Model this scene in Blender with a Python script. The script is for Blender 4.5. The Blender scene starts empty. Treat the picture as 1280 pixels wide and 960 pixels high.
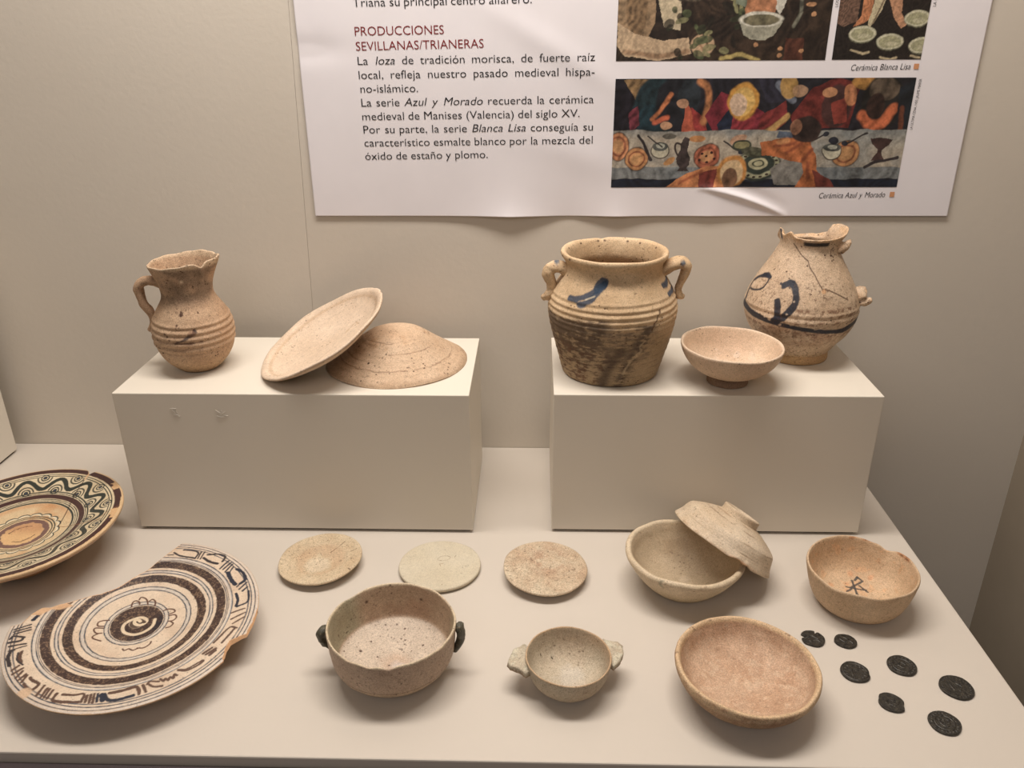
import bpy, math
import numpy as np
from mathutils import Matrix, Vector

# ------------------------------------------------------------------ camera, world, lights, exposure
SC = bpy.context.scene
COL = SC.collection
SC.view_settings.view_transform = 'Standard'
SC.view_settings.look = 'None'
SC.view_settings.exposure = 0.20
SC.view_settings.gamma = 1.0
SC.view_settings.use_curve_mapping = False

CAM = (0.4015, -0.6907, 0.4721)
YAW, PITCH, ROLL, FPX = -0.0306, 0.4179, -0.0063, 1016.8
cy, sy, cp, sp = math.cos(YAW), math.sin(YAW), math.cos(PITCH), math.sin(PITCH)
fwd = Vector((sy * cp, cy * cp, -sp))
rgt = Vector((cy, -sy, 0))
upv = rgt.cross(fwd)
r2 = rgt * math.cos(ROLL) + upv * math.sin(ROLL)
u2 = upv * math.cos(ROLL) - rgt * math.sin(ROLL)
cam_data = bpy.data.cameras.new('camera')
cam_data.sensor_width = 36.0
cam_data.lens = FPX * 36.0 / 1280.0
cam_data.clip_start = 0.01
cam = bpy.data.objects.new('camera', cam_data)
cam.matrix_world = Matrix(((r2.x, u2.x, -fwd.x, CAM[0]), (r2.y, u2.y, -fwd.y, CAM[1]), (r2.z, u2.z, -fwd.z, CAM[2]), (0, 0, 0, 1)))
COL.objects.link(cam)
SC.camera = cam

world = bpy.data.worlds.new('museum_room')
SC.world = world
world.use_nodes = True
bg = world.node_tree.nodes['Background']
bg.inputs[0].default_value = (1.0, 0.86, 0.74, 1)
bg.inputs[1].default_value = 0.08


def area(name, loc, sx, sy_, power, color, aim=None):
    d = bpy.data.lights.new(name, 'AREA')
    d.shape = 'RECTANGLE'
    d.size, d.size_y, d.energy, d.color = sx, sy_, power, color
    o = bpy.data.objects.new(name, d)
    o.location = loc
    v = (Vector(aim) - Vector(loc)) if aim else Vector((0, 0, -1))
    o.rotation_euler = v.to_track_quat('-Z', 'Y').to_euler()
    COL.objects.link(o)
    return o


area('case_light', (0.34, -0.05, 1.06), 0.80, 0.16, 9.8, (1.0, 0.93, 0.865))
area('room_light', (0.15, -2.2, 1.7), 1.6, 1.0, 9.0, (1.0, 0.91, 0.87), (0.35, 0.1, 0.2))

# ------------------------------------------------------------------ measures
H = 0.1532          # pedestal height
YW = 0.1824         # back wall
RNG = np.random.RandomState(7)
SAT = 0.84          # overall colourfulness of the paints and clays


def lin(c):
    c = np.asarray(c, float) / 255.0
    g = c @ np.array([.3, .59, .11])
    c = g + (c - g) * SAT
    return np.where(c <= 0.04045, c / 12.92, ((c + 0.055) / 1.055) ** 2.4)


def L4(c):
    a = lin(c)
    return (float(a[0]), float(a[1]), float(a[2]), 1.0)


_LAT = RNG.uniform(-1, 1, 4096)


def noise(P, freq, seed=0, octs=3):
    """lattice value noise, about -1..1"""
    P = np.asarray(P, float) * (freq / 2.3) + seed * 17.31
    out = np.zeros(len(P))
    amp, tot = 1.0, 0.0
    for o in range(octs):
        I = np.floor(P).astype(np.int64)
        f = P - I
        f = f * f * (3 - 2 * f)
        hx = (I[:, 0] * 73856093, (I[:, 0] + 1) * 73856093)
        hy = (I[:, 1] * 19349663, (I[:, 1] + 1) * 19349663)
        hz = (I[:, 2] * 83492791, (I[:, 2] + 1) * 83492791)

        def g(a, b2, c):
            h = hx[a] ^ hy[b2] ^ hz[c]
            return _LAT[(h ^ (h >> 13)) & 4095]
        x, y, z = f[:, 0], f[:, 1], f[:, 2]
        v = ((g(0, 0, 0) * (1 - x) + g(1, 0, 0) * x) * (1 - y) + (g(0, 1, 0) * (1 - x) + g(1, 1, 0) * x) * y) * (1 - z) + \
            ((g(0, 0, 1) * (1 - x) + g(1, 0, 1) * x) * (1 - y) + (g(0, 1, 1) * (1 - x) + g(1, 1, 1) * x) * y) * z
        out += amp * v
        tot += amp
        amp *= 0.55
        P = P * 2.07 + 5.3
    return out * 1.9 / tot


def sstep(a, b, x):
    t = np.clip((x - a) / (b - a), 0, 1)
    return t * t * (3 - 2 * t)


def wrap(a):
    return (a + np.pi) % (2 * np.pi) - np.pi


# ------------------------------------------------------------------ object helpers
def tag(o, label=None, category=None, group=None, kind=None):
    if label: o['label'] = label
    if category: o['category'] = category
    if group: o['group'] = group
    if kind: o['kind'] = kind
    return o


def empty(name, loc, label, category, group=None, rot=None):
    o = bpy.data.objects.new(name, None)
    o.location = loc
    o.empty_display_size = 0.02
    if rot is not None:
        o.rotation_euler = rot.to_euler()
    COL.objects.link(o)
    return tag(o, label, category, group)


def mesh_obj(name, V, Fq, mat, parent=None, loc=(0, 0, 0), paint=None, smooth=True, Ft=None):
    """fast mesh from numpy vertices, quads and triangles"""
    V = np.asarray(V, np.float32)
    me = bpy.data.meshes.new(name)
    Fq = np.asarray(Fq, np.int32).reshape(-1, 4)
    Ft = np.zeros((0, 3), np.int32) if Ft is None else np.asarray(Ft, np.int32).reshape(-1, 3)
    nl = Fq.size + Ft.size
    me.vertices.add(len(V))
    me.vertices.foreach_set('co', V.ravel())
    me.loops.add(nl)
    me.loops.foreach_set('vertex_index', np.concatenate([Fq.ravel(), Ft.ravel()]))
    me.polygons.add(len(Fq) + len(Ft))
    starts = np.concatenate([np.arange(len(Fq)) * 4, Fq.size + np.arange(len(Ft)) * 3]).astype(np.int32)
    me.polygons.foreach_set('loop_start', starts)
    me.update(calc_edges=True)
    me.validate()
    me.polygons.foreach_set('use_smooth', np.full(len(me.polygons), bool(smooth)))
    if paint is not None:
        at = me.attributes.new('paint', 'FLOAT_COLOR', 'POINT')
        at.data.foreach_set('color', np.asarray(paint, np.float32).ravel())
    me.materials.append(mat)
    o = bpy.data.objects.new(name, me)
    o.location = loc
    COL.objects.link(o)
    if parent: o.parent = parent
    return o


def box(name, lo, hi, mat, parent=None, bevel=0.0, loc=(0, 0, 0)):
    x0, y0, z0 = lo
    x1, y1, z1 = hi
    V = [(x0, y0, z0), (x1, y0, z0), (x1, y1, z0), (x0, y1, z0), (x0, y0, z1), (x1, y0, z1), (x1, y1, z1), (x0, y1, z1)]
    Fq = [(0, 3, 2, 1), (4, 5, 6, 7), (0, 1, 5, 4), (1, 2, 6, 5), (2, 3, 7, 6), (3, 0, 4, 7)]
    o = mesh_obj(name, V, Fq, mat, parent, loc, smooth=False)
    if bevel:
        b = o.modifiers.new('bevel', 'BEVEL')
        b.width = bevel
        b.segments = 2
        b.limit_method = 'ANGLE'
    return o


# ------------------------------------------------------------------ materials
def new_mat(name):
    m = bpy.data.materials.new(name)
    m.use_nodes = True
    nt = m.node_tree
    return m, nt, nt.nodes['Principled BSDF']


def N(nt, typ, **kw):
    n = nt.nodes.new(typ)
    for k, v in kw.items():
        if k in n.inputs.keys():
            n.inputs[k].default_value = v
        else:
            setattr(n, k, v)
    return n


def painted_board(name, col, col2, rough=0.6, bump=0.10, scale=260.0):
    m, nt, b = new_mat(name)
    tc = N(nt, 'ShaderNodeTexCoord')
    n1 = N(nt, 'ShaderNodeTexNoise', Scale=5.0, Detail=3.0)
    nt.links.new(tc.outputs['Object'], n1.inputs['Vector'])
    mx = N(nt, 'ShaderNodeMix', data_type='RGBA')
    mx.inputs[6].default_value = L4(col)
    mx.inputs[7].default_value = L4(col2)
    nt.links.new(n1.outputs['Fac'], mx.inputs[0])
    nt.links.new(mx.outputs[2], b.inputs['Base Color'])
    n2 = N(nt, 'ShaderNodeTexNoise', Scale=scale, Detail=2.0)
    nt.links.new(tc.outputs['Object'], n2.inputs['Vector'])
    bp = N(nt, 'ShaderNodeBump', Strength=bump, Distance=0.001)
    nt.links.new(n2.outputs['Fac'], bp.inputs['Height'])
    nt.links.new(bp.outputs[0], b.inputs['Normal'])
    b.inputs['Roughness'].default_value = rough
    b.inputs['Specular IOR Level'].default_value = 0.3
    return m


def clay(name, c1, c2, speck=(70, 50, 35), speck_amt=0.5, rough=0.75, bump=0.35, big=22.0, fine=950.0, spec=0.25, pits=0.5, mottle=0.25, coat=0.0):
    """fired clay or worn glaze: two tones in clouds, fine mottling, dark pits, relief, painted marks on top"""
    m, nt, b = new_mat(name)
    tc = N(nt, 'ShaderNodeTexCoord')
    lk = nt.links.new

    def tex(t, scale, **kw):
        n = N(nt, t, Scale=scale, **kw)
        lk(tc.outputs['Object'], n.inputs['Vector'])
        return n

    def ramp(src, p0, p1):
        r = N(nt, 'ShaderNodeMapRange')
        r.inputs['From Min'].default_value = p0
        r.inputs['From Max'].default_value = p1
        lk(src, r.inputs['Value'])
        return r.outputs[0]

    def mix(fac, a, bb, typ='MIX'):
        x = N(nt, 'ShaderNodeMix', data_type='RGBA', blend_type=typ)
        for s, v in ((0, fac), (6, a), (7, bb)):
            if isinstance(v, tuple) or isinstance(v, float): x.inputs[s].default_value = v
            else: lk(v, x.inputs[s])
        return x.outputs[2]

    nb = tex('ShaderNodeTexNoise', big, Detail=5.0, Roughness=0.6)
    nf = tex('ShaderNodeTexNoise', fine, Detail=3.0, Roughness=0.7)
    ns = tex('ShaderNodeTexNoise', 330.0, Detail=6.0, Roughness=0.8)
    nm = tex('ShaderNodeTexNoise', 95.0, Detail=6.0, Roughness=0.7)
    c = mix(ramp(nb.outputs['Fac'], 0.35, 0.65), L4(c1), L4(c2))
    att = N(nt, 'ShaderNodeAttribute', attribute_name='paint')
    c = mix(att.outputs['Alpha'], c, att.outputs['Color'])
    dk = mix(ramp(nf.outputs['Fac'], 0.37, 0.63), (1 - mottle, 1 - mottle, 1 - mottle, 1), (1 + mottle * .5, 1 + mottle * .5, 1 + mottle * .5, 1))
    c = mix(1.0, c, dk, 'MULTIPLY')
    dk2 = mix(ramp(nm.outputs['Fac'], 0.34, 0.66), (1 - mottle * .55, 1 - mottle * .6, 1 - mottle * .65, 1), (1.05, 1.05, 1.05, 1))
    c = mix(1.0, c, dk2, 'MULTIPLY')
    sm = ramp(ns.outputs['Fac'], 0.57, 0.625)
    sc = N(nt, 'ShaderNodeMath', operation='MULTIPLY')
    lk(sm, sc.inputs[0])
    sc.inputs[1].default_value = speck_amt
    c = mix(sc.outputs[0], c, L4(speck))
    vo = tex('ShaderNodeTexVoronoi', 260.0)
    gate = tex('ShaderNodeTexNoise', 60.0, Detail=2.0)
    v1 = ramp(vo.outputs['Distance'], 0.27, 0.17)
    g1 = ramp(gate.outputs['Fac'], 0.56, 0.62)
    pm = N(nt, 'ShaderNodeMath', operation='MULTIPLY')
    lk(v1, pm.inputs[0]); lk(g1, pm.inputs[1])
    pm2 = N(nt, 'ShaderNodeMath', operation='MULTIPLY')
    lk(pm.outputs[0], pm2.inputs[0]); pm2.inputs[1].default_value = pits
    c = mix(pm2.outputs[0], c, L4((74, 46, 30)))
    c = mix(1.0, c, (1.00, 1.00, 1.00, 1), 'MULTIPLY')
    lk(c, b.inputs['Base Color'])
    h = N(nt, 'ShaderNodeMath', operation='MULTIPLY_ADD')
    lk(nf.outputs['Fac'], h.inputs[0]); h.inputs[1].default_value = 0.35; lk(ns.outputs['Fac'], h.inputs[2])
    h2 = N(nt, 'ShaderNodeMath', operation='SUBTRACT')
    lk(h.outputs[0], h2.inputs[0]); lk(pm2.outputs[0], h2.inputs[1])
    bp = N(nt, 'ShaderNodeBump', Strength=bump, Distance=0.0012)
    lk(h2.outputs[0], bp.inputs['Height'])
    lk(bp.outputs[0], b.inputs['Normal'])
    b.inputs['Roughness'].default_value = rough
    b.inputs['Specular IOR Level'].default_value = spec
    if coat:
        b.inputs['Coat Weight'].default_value = coat
        b.inputs['Coat Roughness'].default_value = 0.25
    return m


def printed(name, rough=0.45):
    """flat colours printed on the sheet: straight from the paint attribute"""
    m, nt, b = new_mat(name)
    att = N(nt, 'ShaderNodeAttribute', attribute_name='paint')
    tc = N(nt, 'ShaderNodeTexCoord')
    n = N(nt, 'ShaderNodeTexNoise', Scale=420.0, Detail=3.0)
    nt.links.new(tc.outputs['Object'], n.inputs['Vector'])
    r = N(nt, 'ShaderNodeMapRange')
    r.inputs['To Min'].default_value = 0.72
    r.inputs['To Max'].default_value = 1.28
    nt.links.new(n.outputs['Fac'], r.inputs['Value'])
    x = N(nt, 'ShaderNodeMix', data_type='RGBA', blend_type='MULTIPLY')
    x.inputs[0].default_value = 1.0
    nt.links.new(att.outputs['Color'], x.inputs[6])
    nt.links.new(r.outputs[0], x.inputs[7])
    nt.links.new(x.outputs[2], b.inputs['Base Color'])
    b.inputs['Roughness'].default_value = rough
    return m


def plain(name, col, rough=0.6, spec=0.3):
    m, nt, b = new_mat(name)
    tc = N(nt, 'ShaderNodeTexCoord')
    n = N(nt, 'ShaderNodeTexNoise', Scale=30.0, Detail=2.0)
    nt.links.new(tc.outputs['Object'], n.inputs['Vector'])
    x = N(nt, 'ShaderNodeMix', data_type='RGBA')
    a = L4(col)
    x.inputs[6].default_value = a
    x.inputs[7].default_value = (a[0] * .93, a[1] * .93, a[2] * .93, 1)
    nt.links.new(n.outputs['Fac'], x.inputs[0])
    nt.links.new(x.outputs[2], b.inputs['Base Color'])
    b.inputs['Roughness'].default_value = rough
    b.inputs['Specular IOR Level'].default_value = spec
    return m


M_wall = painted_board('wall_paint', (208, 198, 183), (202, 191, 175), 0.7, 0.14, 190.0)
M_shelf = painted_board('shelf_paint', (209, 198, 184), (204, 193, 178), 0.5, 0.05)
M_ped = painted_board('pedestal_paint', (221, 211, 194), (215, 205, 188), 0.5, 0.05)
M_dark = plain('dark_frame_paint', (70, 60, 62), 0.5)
M_gap = plain('plinth_gap_shade', (60, 48, 38), 0.8)  # dark colour on the recessed plinth stands in for shade in the gap
M_side = plain('side_wall_shaded', (158, 143, 122), 0.8)  # darker than the other walls: light falloff to the right put into the colour
M_ceiling = plain('case_ceiling_paint', (200, 190, 175), 0.8)
M_sheet = plain('poster_vinyl', (234, 228, 231), 0.32, 0.5)
M_ink = plain('black_ink', (24, 22, 24), 0.5)
M_red = plain('red_ink', (140, 28, 30), 0.5)
M_orange = plain('orange_ink', (214, 146, 98), 0.5)
M_print = printed('printed_picture')

# ------------------------------------------------------------------ structure
wb = tag(bpy.data.objects.new('wall_back', None), 'warm grey painted back wall of the display case', kind='structure')
COL.objects.link(wb)


def wall_panel(xb0, xt0, xb1, xt1):
    z0, z1, y0, y1 = -0.45, 1.12, YW, YW + 0.02
    V = [(xb0, y0, z0), (xb1, y0, z0), (xt1, y0, z1), (xt0, y0, z1), (xb0, y1, z0), (xb1, y1, z0), (xt1, y1, z1), (xt0, y1, z1)]
    Fq = [(0, 1, 2, 3), (5, 4, 7, 6), (1, 5, 6, 2), (4, 0, 3, 7), (3, 2, 6, 7), (0, 4, 5, 1)]
    return mesh_obj('panel', V, Fq, M_wall, wb, smooth=False)


wall_panel(-0.80, -0.80, 0.1303, 0.1762)
wall_panel(0.1306, 0.1765, 0.9810, 0.9810)
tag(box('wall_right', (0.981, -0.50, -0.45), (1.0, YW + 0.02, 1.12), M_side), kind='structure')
tag(box('wall_left', (-0.82, -0.50, -0.45), (-0.80, YW + 0.02, 1.12), M_wall), kind='structure')
tag(box('ceiling', (-0.82, -0.50, 1.12), (1.0, YW + 0.02, 1.14), M_ceiling), kind='structure')
tag(box('floor', (-0.80, -0.2785, -0.018), (0.7711, YW - 0.0004, 0.0), M_shelf, bevel=0.0012), 'cream painted display shelf', kind='structure')
tag(box('trim_1', (-0.80, -0.330, -0.22), (0.981, -0.2805, -0.0075), M_dark, bevel=0.001), 'dark frame under the front edge of the shelf', kind='structure')


def pedestal(x0, x1, y0, y1, h, label):
    p = empty('pedestal', ((x0 + x1) / 2, (y0 + y1) / 2, 0), label, 'pedestal', 'cream pedestals on the shelf')
    w, d = (x1 - x0) / 2, (y1 - y0) / 2
    box('body', (-w, -d, 0.0030), (w, d, h), M_ped, p, 0.0008)
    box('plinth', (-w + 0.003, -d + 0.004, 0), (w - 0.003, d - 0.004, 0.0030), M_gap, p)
    return p


ped_l = pedestal(0.0, 0.34, 0.0, 0.1518, H, 'cream box pedestal carrying the jug and two dishes')
ped_r = pedestal(0.4194, 0.7263, 0.0034, 0.1551, H, 'cream box pedestal carrying the two handled jar and blue painted pitcher')
ped_3 = pedestal(-0.56, -0.2254, 0.010, 0.162, 0.30, 'cream box pedestal cut off by the left edge of the picture')


# two peeling glue marks on the left pedestal
def glue_mark(cx, cz, strokes, par):
    V, Fq = [], []
    for pts, w in strokes:
        pts = np.array(pts, float)
        for k in range(len(pts)):
            d = pts[min(k + 1, len(pts) - 1)] - pts[max(k - 1, 0)]
            d /= np.linalg.norm(d) + 1e-9
            n = np.array([-d[1], d[0]]) * w
            a, b2 = pts[k] + n, pts[k] - n
            i = len(V)
            V += [(a[0], 0, a[1]), (pts[k][0], -w * 0.9, pts[k][1]), (b2[0], 0, b2[1])]
            if k:
                Fq += [(i - 3, i - 2, i + 1, i), (i - 2, i - 1, i + 2, i + 1)]
    V = np.array(V) * 0.001 + np.array([cx - 0.17, -0.0759 - 0.00005, cz])
    mesh_obj('glue_mark', V, Fq, M_ped, par)


glue_mark(0.0575, 0.1330, [([(-4, 4), (-1, 4.6), (2, 4.2)], .45), ([(-3, 3.8), (-1, 1.5), (0.5, 0)], .5), ([(2, 4), (1.2, 2), (2.4, 0)], .4),
                           ([(-1.5, -1), (0.5, -2.5), (3, -2.4)], .7), ([(0, -1), (2, -3.8), (4.6, -3.6)], .5), ([(-2.5, -3), (-.5, -4.4), (1.5, -4.5)], .4)], ped_l)
glue_mark(0.1025, 0.1322, [([(-5.5, 4), (-3, 2), (-1, .6)], .5), ([(-4.5, 1), (-2, -0.5), (0, -1)], .5), ([(0, 4), (0.6, 2), (-.4, 0)], .45), ([(4.6, 3), (3, 1.5), (1, .4)], .5),
                           ([(-5, -2), (-2.5, -3), (0, -3.6), (2.6, -2.4)], .8), ([(1.5, -1), (4, -2), (6, -2.2)], .55), ([(-3.5, -4.4), (-1, -4.8)], .4)], ped_l)


# ------------------------------------------------------------------ painting on meshes
class Canvas:
    """colour and coverage at given 2D points (metres or any unit)"""

    def __init__(s, x, y, rgb=None):
        s.x, s.y = x, y
        s.c = np.zeros((len(x), 4))
        if rgb is not None:
            s.c[:, :3] = lin(rgb)
            s.c[:, 3] = 1

    def put(s, m, rgb, a=1.0):
        m = np.clip(m * a, 0, 1)
        col = lin(rgb) if np.ndim(rgb) == 1 else rgb
        na = s.c[:, 3] * (1 - m) + m
        w = np.where(na > 1e-6, m / np.maximum(na, 1e-6), 0)
        s.c[:, :3] = s.c[:, :3] * (1 - w[:, None]) + col * w[:, None]
        s.c[:, 3] = na

    def dist(s, pts, pad):
        pts = np.array(pts, float)
        d = np.full(len(s.x), 1e9)
        idx = np.where((s.x > pts[:, 0].min() - pad) & (s.x < pts[:, 0].max() + pad) & (s.y > pts[:, 1].min() - pad) & (s.y < pts[:, 1].max() + pad))[0]
        if len(idx) == 0: return d
        X, Y = s.x[idx], s.y[idx]
        dd = np.full(len(idx), 1e9)
        for a, b2 in zip(pts[:-1], pts[1:]):
            v = b2 - a
            t = np.clip(((X - a[0]) * v[0] + (Y - a[1]) * v[1]) / (v @ v + 1e-12), 0, 1)
            dd = np.minimum(dd, np.hypot(X - a[0] - t * v[0], Y - a[1] - t * v[1]))
        d[idx] = dd
        return d

    def stroke(s, pts, w, rgb, soft=None, a=1.0, wob=None):
        soft = w * 0.5 if soft is None else soft
        d = s.dist(pts, w * 2 + soft * 2)
        if wob is not None: d = d + wob * w
        s.put(1 - sstep(w - soft / 2, w + soft / 2, d), rgb, a)

    def poly(s, pts, rgb, a=1.0, soft=0.0):
        pts = np.array(pts, float)
        ins = np.zeros(len(s.x), bool)
        n = len(pts)
        for i in range(n):
            a1, b1 = pts[i], pts[(i + 1) % n]
            if a1[1] == b1[1]: continue
            c = ((a1[1] > s.y) != (b1[1] > s.y)) & (s.x < (b1[0] - a1[0]) * (s.y - a1[1]) / (b1[1] - a1[1]) + a1[0])
            ins ^= c
        s.put(ins.astype(float), rgb, a)

    def ell(s, cx, cy_, rx, ry, rgb, a=1.0, ang=0.0, ring=None, soft=0.08):
        ca, sa = math.cos(ang), math.sin(ang)
        u = ((s.x - cx) * ca + (s.y - cy_) * sa) / rx
        v = (-(s.x - cx) * sa + (s.y - cy_) * ca) / ry
        r = np.hypot(u, v)
        m = 1 - sstep(1 - soft, 1 + soft, r)
        if ring: m = m * sstep(1 - ring - soft, 1 - ring + soft, r)
        s.put(m, rgb, a)


def curve_pts(pts, n=4):
    """Catmull-Rom through the given points"""
    P = np.array(pts, float)
    if len(P) < 3: return P
    Q = np.vstack([2 * P[0] - P[1], P, 2 * P[-1] - P[-2]])
    out = []
    for i in range(1, len(Q) - 2):
        for t in np.linspace(0, 1, n, endpoint=False):
            a, b2, c, d = Q[i - 1], Q[i], Q[i + 1], Q[i + 2]
            out.append(0.5 * (2 * b2 + (c - a) * t + (2 * a - 5 * b2 + 4 * c - d) * t * t + (3 * b2 - a - 3 * c + d) * t ** 3))
    out.append(P[-1])
    return np.array(out)


# ------------------------------------------------------------------ turned vessels
def smooth_profile(pr, ds):
    P = np.array(pr, float)
    for _ in range(2):
        Q = [P[0]]
        for a, b2 in zip(P[:-1], P[1:]):
            Q += [a * .75 + b2 * .25, a * .25 + b2 * .75]
        Q.append(P[-1])
        P = np.array(Q)
    s = np.concatenate([[0], np.cumsum(np.hypot(*np.diff(P, axis=0).T))])
    n = int(s[-1] / ds) + 2
    t = np.linspace(0, s[-1], n)
    return np.stack([np.interp(t, s, P[:, 0]), np.interp(t, s, P[:, 1])], -1)


def turned(name, outer, inner, mat, parent=None, loc=(0, 0, 0), n=220, ds=0.0011, deform=None, paint=None, rot=None, seed=1, rough_amp=0.0004):
    """outer: (r,z) from base to rim; inner: (r,z) from rim to inside centre. One closed wall."""
    po = [(0.0001, outer[0][1])] + list(outer)
    pr = po + list(inner)
    prof = smooth_profile(pr, ds)
    mid_r, mid_z = (outer[-1][0] + inner[0][0]) / 2, (outer[-1][1] + inner[0][1]) / 2
    k = int(np.argmin(np.hypot(prof[:, 0] - mid_r, prof[:, 1] - mid_z)))
    m = len(prof)
    th = np.linspace(-np.pi, np.pi, n, endpoint=False)
    R = np.repeat(prof[:, 0], n)
    Z = np.repeat(prof[:, 1], n)
    T = np.tile(th, m)
    inn = np.repeat(np.arange(m) > k, n)
    P0 = np.stack([R * np.cos(T), R * np.sin(T), Z], -1)
    nz = noise(P0, 75, seed) * 0.6 + noise(P0, 260, seed + 3) * 0.4
    R = R * (1 + 0.0) + nz * rough_amp * np.clip(R / 0.01, 0, 1)
    Z = Z + noise(P0, 60, seed + 5) * rough_amp * 0.7 * np.clip(R / 0.01, 0, 1) * (Z > prof[:, 1].min() + 0.003)
    D = dict(r=R, z=Z, t=T, inn=inn, P=P0)
    if deform: deform(D)
    R, Z, T = D['r'], D['z'], D['t']
    V = np.stack([R * np.cos(T) + D.get('dx', 0), R * np.sin(T) + D.get('dy', 0), Z], -1)
    i = np.arange(m - 1)[:, None] * n
    j = np.arange(n)[None, :]
    j2 = (j + 1) % n
    Fq = np.stack([i + j, i + j2, i + n + j2, i + n + j], -1).reshape(-1, 4)
    # end caps
    c0, c1 = len(V), len(V) + 1
    V = np.vstack([V, V[:n].mean(0), V[-n:].mean(0)])
    jj = np.arange(n)
    Ft = np.vstack([np.stack([np.full(n, c0), (jj + 1) % n, jj], -1), np.stack([np.full(n, c1), (m - 1) * n + jj, (m - 1) * n + (jj + 1) % n], -1)])
    col = np.zeros((len(V), 4))
    if paint:
        D['V'] = V[:-2]
        col[:-2] = paint(D)
        col[-2], col[-1] = col[0], col[-3]
    o = mesh_obj(name, V, Fq, mat, parent, loc, paint=col, Ft=Ft)
    if rot is not None: o.rotation_euler = rot.to_euler()
    return o


def tube(name, path, radii, mat, parent, flat=1.0, n=20, seed=3, rough=0.0003, sub=6, side=(0, 1, 0), paint=None):
    """swept handle with rounded closed ends; flat squeezes it across `side`"""
    P = curve_pts(path, sub)
    rr = np.interp(np.linspace(0, 1, len(P)), np.linspace(0, 1, len(radii)), radii)
    T = np.gradient(P, axis=0)
    T /= np.linalg.norm(T, axis=1)[:, None]
    S = np.array(side, float)[None] - (T @ np.array(side, float))[:, None] * T
    S /= np.linalg.norm(S, axis=1)[:, None]
    B = np.cross(T, S)
    # rounded ends
    P = np.vstack([P[0] - T[0] * rr[0] * .5, P[0] - T[0] * rr[0] * .3, P, P[-1] + T[-1] * rr[-1] * .3, P[-1] + T[-1] * rr[-1] * .5])
    rr = np.concatenate([[rr[0] * .35, rr[0] * .8], rr, [rr[-1] * .8, rr[-1] * .35]])
    S = np.vstack([S[:1], S[:1], S, S[-1:], S[-1:]])
    B = np.vstack([B[:1], B[:1], B, B[-1:], B[-1:]])
    th = np.linspace(0, 2 * np.pi, n, endpoint=False)
    V = (P[:, None] + rr[:, None, None] * (np.cos(th)[None, :, None] * S[:, None] * flat + np.sin(th)[None, :, None] * B[:, None])).reshape(-1, 3)
    V = V + (noise(V, 300, seed) * rough)[:, None] * np.array([1, 1, 1])
    m = len(P)
    i = np.arange(m - 1)[:, None] * n
    j = np.arange(n)[None]
    j2 = (j + 1) % n
    Fq = np.stack([i + j, i + j2, i + n + j2, i + n + j], -1).reshape(-1, 4)
    V = np.vstack([V, P[0], P[-1]])
    jj = np.arange(n)
    Ft = np.vstack([np.stack([np.full(n, m * n), (jj + 1) % n, jj], -1), np.stack([np.full(n, m * n + 1), (m - 1) * n + jj, (m - 1) * n + (jj + 1) % n], -1)])
    col = np.zeros((len(V), 4)) if paint is None else paint(V)
    return mesh_obj(name, V, Fq, mat, parent, paint=col, Ft=Ft)


def slab(name, outline, z0, z1, mat, parent, seed=2, bev=0.0008, amp=0.0004, div=6, paint=None):
    """flat irregular piece with rounded edges: outline (x,y) extruded between z0 and z1"""
    P = np.array(outline, float)
    Q = []
    for a, b2 in zip(P, np.roll(P, -1, 0)):
        for t in np.linspace(0, 1, div, endpoint=False): Q.append(a * (1 - t) + b2 * t)
    Q = np.array(Q)
    c = Q.mean(0)
    n = len(Q)
    rings = [(0.0, z0), (0.5, z0), (0.9, z0), (1 - bev * 40, z0), (1.0, z0 + bev), (1.0, z1 - bev), (1 - bev * 40, z1), (0.75, z1 + bev * .3), (0.45, z1 + bev * .3), (0.0, z1 + bev * .2)]
    V = []
    for s_, z in rings:
        for q in Q: V.append((c[0] + (q[0] - c[0]) * max(s_, .002), c[1] + (q[1] - c[1]) * max(s_, .002), z))
    V = np.array(V)
    nn = noise(V, 420, seed)
    V[:, 2] += nn * amp * (V[:, 2] > (z0 + z1) / 2)
    V[:, :2] += (nn * amp * 1.2)[:, None] * (V[:, :2] - c) / (np.linalg.norm(V[:, :2] - c, axis=1)[:, None] + 1e-6)
    m = len(rings)
    i = np.arange(m - 1)[:, None] * n
    j = np.arange(n)[None]
    j2 = (j + 1) % n
    Fq = np.stack([i + j, i + j2, i + n + j2, i + n + j], -1).reshape(-1, 4)
    col = np.zeros((len(V), 4)) if paint is None else paint(V)
    return mesh_obj(name, V, Fq, mat, parent, paint=col)


def tilt(tx, ty):
    return Matrix.Rotation(ty, 3, 'Y') @ Matrix.Rotation(tx, 3, 'X')


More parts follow.
